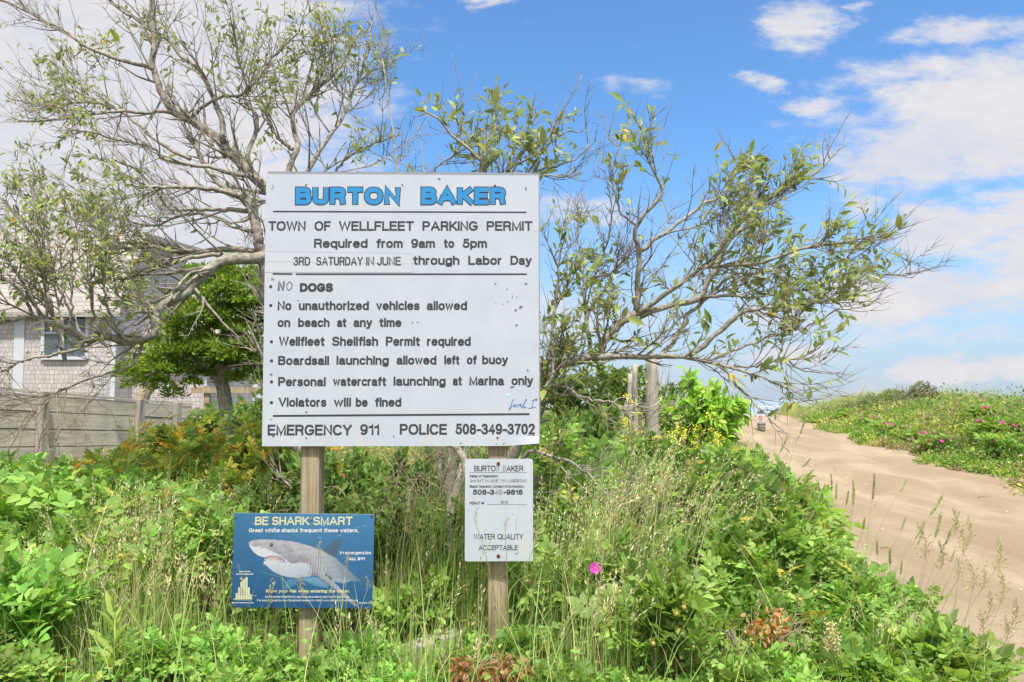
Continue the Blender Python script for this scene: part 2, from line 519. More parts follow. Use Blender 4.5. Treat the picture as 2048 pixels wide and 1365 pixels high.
# the sand track lies on the ground as its own sheet, its edges a little ragged
def sand_sheet():
    ys = np.concatenate([np.arange(-2, 14, .14), np.arange(14, 44, .35), np.arange(44, 70, 1.5)])
    s = np.linspace(0, 1, 64)
    e = x_edge(ys) - .25 + .12 * np.sin(ys * 2.3) + .08 * np.sin(ys * 5.1 + 1)
    b = x_bank(ys) + .35 + .16 * np.sin(ys * 1.7 + .5) + .1 * np.sin(ys * 4.3)
    X = e[:, None] + (b - e)[:, None] * s[None, :]
    Y = np.repeat(ys[:, None], 64, 1)
    Z = ground_z(X, Y) + .03
    rut = np.exp(-((s - .36) / .05) ** 2) + np.exp(-((s - .66) / .05) ** 2)
    Z -= .045 * rut[None, :] * (1 + .3 * np.sin(ys * 1.3))[:, None]
    Z += .016 * np.sin(X * 7 + 2 * np.sin(Y * 1.1)) * np.sin(Y * 2.7 + X)
    edge = np.minimum(s, 1 - s)
    Z -= .05 * (1 - np.clip(edge / .03, 0, 1))[None, :]
    V = np.stack([X, Y, Z], -1).reshape(-1, 3)
    i = np.arange(len(ys) - 1)[:, None] * 64 + np.arange(63)[None, :]
    F = np.stack([i, i + 1, i + 65, i + 64], -1).reshape(-1, 4)
    tag(link('sand_path', mesh_np('sand_path', V, [F]), sand_mat()), kind='structure')
sand_sheet()

def sea():
    m, t = mat('sea water')
    o = t.n('ShaderNodeTexCoord').outputs['Object']
    n = t.noise(t.vm('MULTIPLY', o, (.35, 1.0, 1.0)), .5, 5.0, .6)
    n2 = t.noise(t.vm('MULTIPLY', o, (.02, .09, 1.0)), .3, 3.0)
    c = t.mix(t.step(n2, .4, .6), (.27, .33, .39), (.33, .39, .44))
    finish(t, c, .22, n, .35, .3, spec=.5)
    V = [(-9000, 52, -3.1), (9000, 52, -3.1), (9000, 12000, -3.1), (-9000, 12000, -3.1)]
    tag(link('water', mesh_np('water', V, [np.array([(0, 1, 2, 3)])], None, False), m), kind='structure')
    # a low sand spit far out
    b = MB()
    xs = np.linspace(-150, 190, 40)
    yy = 470 + 8 * np.sin(xs * .05)
    top = -3.05 + .55 * np.clip(np.sin((xs + 150) / 340 * math.pi), 0, 1) ** .5 + .08 * np.sin(xs * .31)
    Vv = np.concatenate([np.stack([xs, yy - 9, np.full(40, -3.3)], -1), np.stack([xs, yy, top], -1), np.stack([xs, yy + 12, np.full(40, -3.3)], -1)])
    i = np.arange(39)
    b.add(Vv, [np.stack([i, i + 1, i + 41, i + 40], -1), np.stack([i + 40, i + 41, i + 81, i + 80], -1)])
    o = b.build('beach', flat('far sand', (.62, .52, .40), .9, .1), None, True)
    tag(o, kind='structure')
sea()

# ------------------------------------------------------------------ a stroke alphabet for the signs
def A_(cx, cy, rx, ry, a0, a1, n=None):
    n = n or max(4, int(abs(a1 - a0) / 18))
    out = []
    for k in range(n + 1):
        a = R(a0 + (a1 - a0) * k / n)
        c, s = math.cos(a), math.sin(a)
        e = .86                                     # a little squarer than an ellipse
        out.append((cx + rx * math.copysign(abs(c) ** e, c), cy + ry * math.copysign(abs(s) ** e, s)))
    return out
OV = lambda cx, cy, rx, ry: A_(cx, cy, rx, ry, 90, 450)
def S_(w, h):
    return A_(w * .5, h * .755, w * .46, h * .245, 22, 270) + A_(w * .5, h * .255, w * .5, h * .255, 90, -158)[1:]
def hump(x0, w, x=.7):
    return [(x0, .40)] + A_(x0 + w / 2, x - .25, w / 2, .25, 170, 0) + [(x0 + w, 0)]
GL = {
 'A': (.74, [[(0, 0), (.37, 1), (.74, 0)], [(.12, .32), (.62, .32)]]),
 'B': (.60, [[(.34, .54), (0, .54), (0, 1), (.34, 1)] + A_(.34, .77, .22, .23, 90, -90), [(0, .54), (0, 0), (.36, 0)] + A_(.36, .27, .24, .27, -90, 90)]),
 'C': (.68, [A_(.36, .5, .36, .5, 42, 318)]),
 'D': (.64, [[(.26, 0), (0, 0), (0, 1), (.26, 1)] + A_(.26, .5, .38, .5, 90, -90)]),
 'E': (.54, [[(.54, 1), (0, 1), (0, 0), (.55, 0)], [(0, .53), (.49, .53)]]),
 'F': (.50, [[(.52, 1), (0, 1), (0, 0)], [(0, .51), (.44, .51)]]),
 'G': (.72, [A_(.36, .5, .36, .5, 45, 318) + [(.71, .25), (.71, .46), (.40, .46)]]),
 'H': (.60, [[(0, 0), (0, 1)], [(.6, 0), (.6, 1)], [(0, .53), (.6, .53)]]),
 'I': (0, [[(0, 0), (0, 1)]]),
 'J': (.42, [[(.42, 1), (.42, .27)] + A_(.21, .26, .21, .26, 0, -180)[1:]]),
 'K': (.60, [[(0, 0), (0, 1)], [(0, .36), (.58, 1)], [(.19, .57), (.62, 0)]]),
 'L': (.48, [[(0, 1), (0, 0), (.5, 0)]]),
 'M': (.72, [[(0, 0), (0, 1), (.36, .03), (.72, 1), (.72, 0)]]),
 'N': (.60, [[(0, 0), (0, 1), (.6, 0), (.6, 1)]]),
 'O': (.76, [OV(.38, .5, .38, .5)]),
 'P': (.58, [[(0, 0), (0, 1), (.34, 1)] + A_(.34, .73, .24, .27, 90, -90) + [(0, .46)]]),
 'Q': (.76, [OV(.38, .5, .38, .5), [(.46, .24), (.76, -.05)]]),
 'R': (.60, [[(0, 0), (0, 1), (.36, 1)] + A_(.36, .745, .23, .255, 90, -90) + [(0, .49)], [(.36, .49), (.52, .40), (.57, 0)]]),
 'S': (.60, [S_(.6, 1)]),
 'T': (.60, [[(0, 1), (.62, 1)], [(.31, 1), (.31, 0)]]),
 'U': (.60, [[(0, 1), (0, .3)] + A_(.3, .3, .3, .3, 180, 360)[1:] + [(.6, 1)]]),
 'V': (.66, [[(0, 1), (.33, 0), (.66, 1)]]),
 'W': (.96, [[(0, 1), (.23, 0), (.48, 1), (.73, 0), (.96, 1)]]),
 'Y': (.64, [[(0, 1), (.32, .43), (.64, 1)], [(.32, .43), (.32, 0)]]),
 'a': (.48, [A_(.23, .49, .21, .21, 160, 10) + [(.44, .1), (.49, .0)], [(.44, .42), (.22, .37)] + A_(.2, .185, .2, .185, 95, 265) + [(.26, 0), (.44, .14)]]),
 'b': (.50, [[(0, 1), (0, 0)], OV(.25, .35, .25, .35)]),
 'c': (.46, [A_(.25, .35, .25, .35, 42, 318)]),
 'd': (.50, [[(.5, 1), (.5, 0)], OV(.25, .35, .25, .35)]),
 'e': (.50, [[(.02, .37), (.5, .37)] + A_(.25, .35, .25, .35, 5, 318)[1:]]),
 'f': (.26, [[(.12, 0), (.12, .8)] + A_(.27, .82, .15, .18, 180, 95)[1:], [(0, .68), (.28, .68)]]),
 'g': (.50, [OV(.25, .36, .25, .34), [(.5, .7), (.5, -.04)] + A_(.25, -.05, .25, .21, 0, -158)[1:]]),
 'h': (.46, [[(0, 0), (0, 1)], hump(0, .46)]),
 'i': (0, [[(0, 0), (0, .69)], [(0, .92), (0, 1.01)]]),
 'k': (.42, [[(0, 0), (0, 1)], [(0, .26), (.40, .70)], [(.14, .42), (.45, 0)]]),
 'l': (0, [[(0, 0), (0, 1)]]),
 'm': (.74, [[(0, 0), (0, .7)], hump(0, .37), hump(.37, .37)]),
 'n': (.46, [[(0, 0), (0, .7)], hump(0, .46)]),
 'o': (.50, [OV(.25, .35, .25, .35)]),
 'p': (.50, [[(0, .7), (0, -.27)], OV(.25, .35, .25, .35)]),
 'q': (.50, [[(.5, .7), (.5, -.27)], OV(.25, .35, .25, .35)]),
 'r': (.24, [[(0, 0), (0, .7)], [(0, .40)] + A_(.22, .45, .22, .25, 170, 92)]),
 's': (.42, [S_(.42, .7)]),
 't': (.28, [[(.12, .92), (.12, .14)] + A_(.25, .14, .13, .14, 180, 275)[1:], [(0, .68), (.29, .68)]]),
 'u': (.46, [[(0, .7), (0, .24)] + A_(.23, .24, .23, .24, 180, 350)[1:] + [(.46, .3)], [(.46, .7), (.46, 0)]]),
 'v': (.44, [[(0, .7), (.22, 0), (.44, .7)]]),
 'w': (.66, [[(0, .7), (.16, 0), (.33, .7), (.5, 0), (.66, .7)]]),
 'y': (.44, [[(0, .7), (.23, .02)], [(.45, .7), (.19, -.18), (.12, -.26), (.0, -.26)]]),
 'z': (.40, [[(0, .7), (.4, .7), (0, 0), (.42, 0)]]),
 '0': (.50, [OV(.25, .5, .25, .5)]),
 '1': (.27, [[(.0, .76), (.16, .80), (.27, 1), (.27, 0)]]),
 '2': (.50, [A_(.25, .74, .24, .26, 170, -25) + [(.36, .46), (.02, 0), (.5, 0)]]),
 '3': (.50, [A_(.24, .765, .21, .235, 160, -90) , A_(.24, .265, .26, .265, 90, -165)]),
 '4': (.50, [[(.37, 0), (.37, 1), (0, .30), (.52, .30)]]),
 '5': (.50, [[(.45, 1), (.09, 1), (.03, .50)] + A_(.24, .32, .26, .32, 128, -162)]),
 '6': (.50, [OV(.25, .31, .25, .31), A_(.27, .5, .27, .5, 55, 195)]),
 '7': (.48, [[(0, 1), (.5, 1), (.28, .5), (.18, 0)]]),
 '8': (.50, [OV(.25, .765, .215, .235), OV(.25, .265, .25, .265)]),
 '9': (.50, [OV(.25, .69, .25, .31), A_(.23, .5, .27, .5, 235, 375)]),
 '-': (.28, [[(0, .38), (.30, .38)]]),
 '.': (.0, [[(0, -.03), (0, .05)]]),
 ':': (.0, [[(0, -.03), (0, .05)], [(0, .55), (0, .63)]]),
 '#': (.5, [[(.12, 0), (.22, 1)], [(.34, 0), (.44, 1)], [(0, .34), (.52, .34)], [(.04, .68), (.56, .68)]]),
 '/': (.3, [[(0, 0), (.3, 1)]]),
 ',': (.0, [[(.02, .05), (-.03, -.14)]]),
 '(': (.2, [A_(.3, .4, .25, .62, 130, 230)]),
 ')': (.2, [A_(-.05, .4, .25, .62, 50, -50)]),
}

def stroke(mb, pts, w, y, ext=0.0, col=None):
    """a flat line of width w through pts (x,z), facing -y"""
    p = [Vector((a, b)) for a, b in pts]
    q = [p[0]]
    for a in p[1:]:
        if (a - q[-1]).length > 1e-6: q.append(a)
    p = q
    if len(p) < 2: return
    closed = (p[0] - p[-1]).length < 1e-5 and len(p) > 3
    if closed: p = p[:-1]
    n = len(p)
    if ext and not closed:
        p[0] = p[0] + (p[0] - p[1]).normalized() * ext
        p[-1] = p[-1] + (p[-1] - p[-2]).normalized() * ext
    V = []
    for i in range(n):
        d0 = (p[i] - p[i - 1]).normalized() if (i > 0 or closed) else None
        d1 = (p[(i + 1) % n] - p[i]).normalized() if (i < n - 1 or closed) else None
        d0 = d0 or d1; d1 = d1 or d0
        n0 = Vector((-d0.y, d0.x)); n1 = Vector((-d1.y, d1.x))
        mtr = n0 + n1
        if mtr.length < .25: mtr = n1.copy()
        mtr.normalize()
        k = min(1 / max(mtr.dot(n1), .2), 1.7)
        for s in (1, -1):
            v = p[i] + mtr * (s * w / 2 * k)
            V.append((v.x, y - .00003 * i / n, v.y))
    F = []
    for i in range(n if closed else n - 1):
        j = (i + 1) % n
        F.append((2 * i, 2 * i + 1, 2 * j + 1, 2 * j))
    mb.add(np.array(V), np.array(F), col)

def word(mb, text, x0, x1, zb, H, w, y0=-0.0006, slant=0.0, gap=.10, zb1=None, ext=None, col=None, draw=None):
    """sets a word between x0 and x1, cap height H on the base line zb, stroke width w"""
    adv = []; x = 0.0
    s = w / H
    for k, ch in enumerate(text):
        gw, st = GL[ch]
        adv.append(x)
        x += gw + s + gap * (.75 if ch in '-.:' else 1.0)
    last = GL[text[-1]][0]
    tot = adv[-1] + last
    if ext is None: ext = w * .46
    for _ in range(4):                             # the strokes keep their width, so the spacing is solved for
        sx = (x1 - x0 - w) / max(tot, 1e-6) if tot > 1e-6 else 0
        if sx <= 0: break
        x = 0.0; adv = []
        for ch in text:
            adv.append(x); x += GL[ch][0] + (s / max(sx / (H - w), .2)) + gap * (.75 if ch in '-.:' else 1.0)
        tot = adv[-1] + last
    nn = 0
    for k, ch in enumerate(text):
        for stv in GL[ch][1]:
            pts = []
            for a, b in stv:
                xx = x0 + w / 2 + (adv[k] + a) * sx
                f = (xx - x0) / max(x1 - x0, 1e-6)
                zz = (zb if zb1 is None else zb + (zb1 - zb) * f) + w / 2 + b * (H - w)
                pts.append((xx + slant * b * H, zz))
            stroke(mb, pts, draw or w, y0 - 0.00004 * (nn % 6), ext, col)
            nn += 1

class Face:
    """the face of a sign: pixel of the photograph -> (x, z) on the face"""
    def __init__(s, root_matrix):
        s.m = root_matrix; s.i = root_matrix.inverted()
        s.o = s.m @ Vector((0, 0, 0)); s.nv = (s.m.to_3x3() @ Vector((0, -1, 0)))
    def __call__(s, px, py):
        d = ray(px, py); c = Vector((0, 0, EYE))
        t = (s.o - c).dot(s.nv) / d.dot(s.nv)
        p = s.i @ (c + d * t)
        return p.x, p.z
class Crop:
    def __init__(s, face, ox, oy, sc): s.f, s.ox, s.oy, s.sc = face, ox, oy, sc
    def __call__(s, cx, cy): return s.f(s.ox + cx / s.sc, s.oy + cy / s.sc)
    def word(s, mb, text, a, b, base, top, w, **k):
        x0, z0 = s(a, base); x1, z1 = s(b, base); _, zt = s(a, top)
        word(mb, text, x0, x1, z0, zt - z0, w * (s(a + 100, base)[0] - x0) / 100, zb1=z1, **k)

def disc(mb, x, z, r, y, n=14, col=None):
    a = np.arange(n) / n * 2 * math.pi
    V = np.stack([x + r * np.cos(a), np.full(n, y), z + r * np.sin(a)], -1)
    mb.add(V, np.array([np.arange(n)]), col)

def screw(parent, x, z, r, y, m):
    b = MB()
    n = 12; a = np.arange(n) / n * 2 * math.pi
    rings = [(r, 0.0), (r, -.0012), (r * .72, -.0026), (r * .35, -.0028), (r * .30, -.0016)]
    V = np.concatenate([np.stack([rr * np.cos(a), np.full(n, yy), rr * np.sin(a)], -1) for rr, yy in rings])
    F = [(k * n + i, k * n + (i + 1) % n, (k + 1) * n + (i + 1) % n, (k + 1) * n + i) for k in range(len(rings) - 1) for i in range(n)]
    b.add(V, [np.array(F), np.array([np.arange(n) + 4 * n])])
    o = b.build('screw', m, parent, True)
    o.location = (x, y, z)
    return o

def rounded_panel(mb, x0, x1, z0, z1, r, y0, y1, n=5, col=None):
    pts = []
    for cx, cz, a in ((x1 - r, z1 - r, 0), (x0 + r, z1 - r, 90), (x0 + r, z0 + r, 180), (x1 - r, z0 + r, 270)):
        for k in range(n + 1):
            q = R(a + 90 * k / n); pts.append((cx + r * math.cos(q), cz + r * math.sin(q)))
    m = len(pts)
    V = [(a, y0, b) for a, b in pts] + [(a, y1, b) for a, b in pts]
    F = [(i, (i + 1) % m, m + (i + 1) % m, m + i) for i in range(m)]
    mb.add(V, [np.array(F), np.array([list(range(m))[::-1], [m + i for i in range(m)]])], col)

def flecks(mb, crop, spots, y=-0.0009):
    """small ragged chips and specks: (cx, cy, size, elongation, angle)"""
    for cx, cy, r, el, an in spots:
        n = 7
        pts = []
        for k in range(n):
            a = 2 * math.pi * k / n
            q = r * random.uniform(.55, 1.15)
            u, v = q * el * math.cos(a), q * math.sin(a)
            c, s = math.cos(R(an)), math.sin(R(an))
            pts.append(crop(cx + u * c - v * s, cy + u * s + v * c))
        mb.add([(x, y, z) for x, z in pts], np.array([list(range(n))]))

# ------------------------------------------------------------------ the big sign on two posts
SY = 3.2
def big_sign():
    yaw = R(1.05)
    p0 = P(801.5, 892, SY)
    root = empty('beach_rules_sign', p0, (0, 0, yaw), 'large square white beach rules board headed in blue block letters, standing on two wooden posts', 'sign')
    mw = Matrix.Translation(p0) @ Matrix.Rotation(yaw, 4, 'Z')
    f = Face(mw)
    C1 = Crop(f, 500, 320, 3.4133); C2 = Crop(f, 500, 640, 3.4133)
    xl, zb = f(524, 893); xr, _ = f(1080, 891); _, zt = f(801, 350)
    # plywood board with the printed sheet on it
    b = MB(); _, ztop = f(801, 346)
    b.box((xl + .004, .0035, zb + .006), (xr + .001, .022, ztop + .004))
    board = b.build('backing_board', M['sign_edge'], root)
    b = MB()
    # sheet with the lower right corner bent forward a little, and the lower left nicked
    nx, nz = 40, 56
    gx = np.linspace(xl, xr - .004, nx); gzv = np.linspace(zb, zt, nz)
    X, Z = np.meshgrid(gx, gzv)
    curl = np.clip(((X - (xr - .15)) / .15), 0, 1) * np.clip(((zb + .045) - Z) / .045, 0, 1)
    Yv = -.010 * curl
    Z2 = Z + .012 * curl
    V = np.stack([X, Yv, Z2], -1).reshape(-1, 3)
    i = np.arange(nz - 1)[:, None] * nx + np.arange(nx - 1)[None, :]
    Fq = np.stack([i, i + 1, i + 1 + nx, i + nx], -1).reshape(-1, 4)
    Vb = V + np.array([0, .0028, 0])
    per = np.concatenate([np.arange(nx), np.arange(1, nz) * nx + nx - 1, (nz - 1) * nx + np.arange(nx - 2, -1, -1), np.arange(nz - 2, 0, -1) * nx])
    pn = np.roll(per, -1); N = len(V)
    b.add(np.concatenate([V, Vb]), [np.concatenate([Fq, np.stack([per, per + N, pn + N, pn], -1)])])
    sheet = b.build('face_sheet', M['sign_white'], root)
    # replaced dates: a sticker strip
    b = MB()
    a0 = C1(88, 768); a1 = C1(1108, 640)
    b.add([(xl + .001, -.0004, a0[1]), (a1[0], -.0004, a0[1]), (a1[0], -.0004, a1[1]), (xl + .001, -.0004, C1(88, 627)[1])], np.array([(0, 1, 2, 3)]))
    b.build('sticker', M['tape'], sheet)
    b = MB()
    for (x0, y0, x1, y1) in ((90, 627, 1108, 640), (90, 695, 1108, 712), (90, 767, 1112, 770), (1106, 640, 1111, 770)):
        stroke(b, [C1(x0, y0), C1(x1, y1)], .0009, -.0007)
    b.build('sticker_edge', M['pale_letter'], sheet)
    # heading
    h = MB(); o = MB()
    for txt_, x0, x1 in (('BURTON', 306, 1030), ('BAKER', 1163, 1750)):
        C1.word(o, txt_, x0 + 5, x1 - 5, 306, 188, 33, y0=-.0008, gap=.16, ext=.0112, draw=.0285)
        C1.word(h, txt_, x0 + 5, x1 - 5, 306, 188, 33, y0=-.0014, gap=.16, ext=.0085, draw=.0208)
    o.build('heading_outline', M['navy_outline'], sheet)
    h.build('heading_lettering', M['blue_letter'], sheet)
    # text
    t = MB()
    w1 = 13.2
    def line(C, ws, base, top, w=w1, base1=None, mb=t, **k):
        for txt_, a, b_ in ws:
            bb = base if base1 is None else base + (base1 - base) * (a - 190) / 1750
            tt = top if base1 is None else top + (base1 - base) * (a - 190) / 1750
            C.word(mb, txt_, a, b_, bb, tt, w, **k)
    line(C1, (('TOWN', 125, 380), ('OF', 440, 550), ('WELLFLEET', 607, 1118), ('PARKING', 1177, 1556), ('PERMIT', 1615, 1928)), 485, 419)
    line(C1, (('Required', 437, 803), ('from', 862, 1043), ('9am', 1100, 1263), ('to', 1322, 1394), ('5pm', 1452, 1618)), 602, 539)
    line(C1, (('3RD', 297, 412), ('SATURDAY', 452, 770), ('IN', 793, 847), ('JUNE', 868, 1030)), 722, 663, 9.4, y0=-.0009)
    line(C1, (('through', 1113, 1430), ('Labor', 1490, 1720), ('Day', 1778, 1922)), 718, 655)
    line(C1, (('DOGS', 340, 567),), 902, 842, 17)
    line(C1, (('No', 188, 283), ('unauthorized', 333, 812), ('vehicles', 862, 1158), ('allowed', 1207, 1482)), 1027, 964)
    line(C1, (('on', 188, 275), ('beach', 328, 543), ('at', 594, 658), ('any', 706, 833), ('time', 882, 1034)), 1142, 1080)
    line(C1, (('Wellfleet', 197, 510), ('Shellfish', 560, 875), ('Permit', 927, 1160), ('required', 1208, 1507)), 1271, 1207)
    line(C2, (('Boardsail', 192, 540), ('launching', 590, 948), ('allowed', 1000, 1273), ('left', 1326, 1430), ('of', 1480, 1548), ('buoy', 1585, 1760)), 309, 247, w1, 303)
    line(C2, (('Personal', 192, 517), ('watercraft', 567, 930), ('launching', 980, 1336), ('at', 1384, 1447), ('Marina', 1497, 1734), ('only', 1785, 1932)), 454, 391, w1, 446)
    line(C2, (('Violators', 195, 522), ('will', 573, 690), ('be', 722, 803), ('fined', 853, 1033)), 594, 531)
    line(C2, (('EMERGENCY', 120, 695), ('911', 752, 883), ('POLICE', 1022, 1345), ('508-349-3702', 1403, 1945)), 789, 715, 14.4, 780)
    for x, y in ((142, 866), (142, 995)): disc(t, *C1(x, y), .0072, -.0007)
    for x, y in ((147, 150), (147, 280), (147, 424), (147, 566)): disc(t, *C2(x, y), .0072, -.0007)
    for C, x0, y0, x1, y1, wd in ((C1, 157, 353, 1887, 359, 10), (C1, 155, 779, 289, 780, 11), (C1, 313, 781, 1890, 781, 11), (C2, 157, 656, 1908, 644, 13)):
        stroke(t, [C(x0, y0), C(x1, y1)], wd / 3.4133 * SY / FPX, -.0007)
    t.build('lettering', M['lettering'], sheet)
    # NO repainted by hand, LEVEL 1 in blue pen
    t = MB(); k = SY / FPX / 3.4133
    stroke(t, [C1(192, 893), C1(199, 830), C1(223, 890), C1(232, 828)], 11 * k, -.0007)
    stroke(t, [C1(200, 893), C1(206, 838), C1(230, 893), C1(236, 832)], 5 * k, -.0009)
    stroke(t, [C1(x, y) for x, y in ((262, 838), (250, 858), (252, 882), (266, 892), (284, 876), (288, 846), (272, 833), (258, 842))], 6 * k, -.0007)
    t.build('hand_lettering', M['grey_letter'], sheet)
    t = MB()
    for s_ in ([(1803, 548), (1798, 545), (1788, 566), (1779, 600), (1772, 618), (1768, 612), (1778, 596), (1797, 588), (1806, 578), (1812, 572), (1804, 590), (1812, 596), (1822, 578), (1826, 596), (1838, 575), (1843, 590), (1852, 578), (1850, 572), (1844, 588), (1856, 598), (1868, 580), (1888, 545), (1884, 542), (1872, 574), (1866, 600), (1888, 598)],
               [(1938, 546), (1930, 572), (1922, 602)], [(1900, 604), (1924, 602), (1950, 596)], [(1926, 552), (1958, 540)]):
        stroke(t, [C2(*p) for p in s_], 4.6 * k, -.0007)
    t.build('pen_writing', M['ink'], sheet)
    t = MB()
    t.add([(x, -.0006, z) for x, z in (C2(1746, 502), C2(1746, 520), C2(1782, 524), C2(1778, 503))], np.array([(0, 1, 2, 3)]))
    t.build('blue_smudge', flat('faded blue smudge', (.42, .62, .74), .5, .3), sheet)
    # chips, staple holes and specks
    t = MB()
    flecks(t, C1, [(155, 175, 5, 1, 0), (160, 188, 6, 1, 0), (150, 200, 5, 1, 0), (116, 122, 4, 1, 0), (1040, 170, 7, 1, 0), (1046, 180, 4, 1, 0), (1884, 190, 5, 1, 0), (1880, 200, 6, 1, 0), (1888, 205, 4, 1, 0),
                   (152, 812, 6, 1, 0), (163, 818, 5, 1, 0), (148, 822, 4, 1, 0), (1676, 848, 7, 1.3, 20), (1755, 884, 7, .8, 0), (1790, 920, 4, .7, 0), (1793, 937, 6, .8, 20), (1822, 938, 5, .7, 0),
                   (1760, 968, 8, .6, 60), (1678, 980, 5, 1, 0), (1852, 1003, 14, .6, 70), (1846, 1010, 9, 1, 0), (1814, 1027, 11, 1, 10), (1820, 1130, 8, 1.4, -30), (1884, 848, 8, 1.4, 0), (330, 962, 5, 1, 0),
                   (1382, 958, 4, 1, 0), (1110, 1112, 4, 2, 0), (1144, 1110, 4, 2.4, 0), (1290, 130, 6, 2.2, 30), (1724, 985, 4, 1, 0)])
    flecks(t, C2, [(145, 372, 7, 1.4, -20), (150, 380, 4, 1, 0), (1895, 343, 6, 1, 0), (1898, 352, 5, 1, 0), (1790, 460, 7, 3.2, -18), (1955, 545, 7, 1.5, -40), (978, 792, 5, 1, 0), (984, 800, 5, 1, 0), (1910, 788, 6, 1, 0),
                   (1934, 788, 5, 1.8, 0), (160, 797, 6, 1.5, 0), (1440, 842, 5, 1.8, -30), (1830, 836, 7, 2.6, 15), (1844, 846, 6, 2, 30), (1732, 845, 5, 1.4, 0), (1682, 850, 4, 1, 0), (208, 792, 5, .8, 0), (144, 680, 6, 1, 0)])
    t.build('paint_chip', M['grey_letter'], sheet)
    for C, x, y, m in ((C1, 383, 168, 'steel'), (C1, 1672, 176, 'rust'), (C2, 385, 803, 'steel'), (C2, 1690, 805, 'rust'), (C2, 386, 627, 'steel')):
        x_, z_ = C(x, y); screw(root, x_, z_, .0045, -.0004, M[m])
    # posts
    def post(pxl, pxr, ptop, depth):
        a = f(pxl, 905)[0]; c = f(pxr, 905)[0]
        b = MB()
        w = c - a
        g = gz(p0.x + (a + c) / 2, SY + .1)
        b.box((-w / 2, 0, g - .25), (w / 2, depth, p0.z + ztop - .03), None, .006)
        me = b.build('post', M['post'], root)
        me.location = ((a + c) / 2, .0235, -p0.z)
        return me
    post(598, 636, 0, .10)
    post(976, 1015, 0, .10)
    return root
big = big_sign()

# ------------------------------------------------------------------ the shark warning
def poly_mask(px, py, poly):
    inside = np.zeros(px.shape, bool)
    p = np.asarray(poly, float)
    x1, y1 = p[:, 0], p[:, 1]; x2, y2 = np.roll(x1, -1), np.roll(y1, -1)
    for a, b, c, d in zip(x1, y1, x2, y2):
        if b == d: continue
        cr = ((b > py) != (d > py)) & (px < (c - a) * (py - b) / (d - b) + a)
        inside ^= cr
    return inside

def smooth_poly(pts, K=90):
    p = np.asarray(pts + [pts[0]], float)
    return resample(np.c_[p, np.zeros(len(p))], K)[:, :2]

def seg_dist(px, py, pts):
    d = np.full(px.shape, 1e9)
    for (a, b), (c, e) in zip(pts[:-1], pts[1:]):
        vx, vy = c - a, e - b
        t = np.clip(((px - a) * vx + (py - b) * vy) / (vx * vx + vy * vy + 1e-9), 0, 1)
        d = np.minimum(d, np.hypot(px - a - t * vx, py - b - t * vy))
    return d

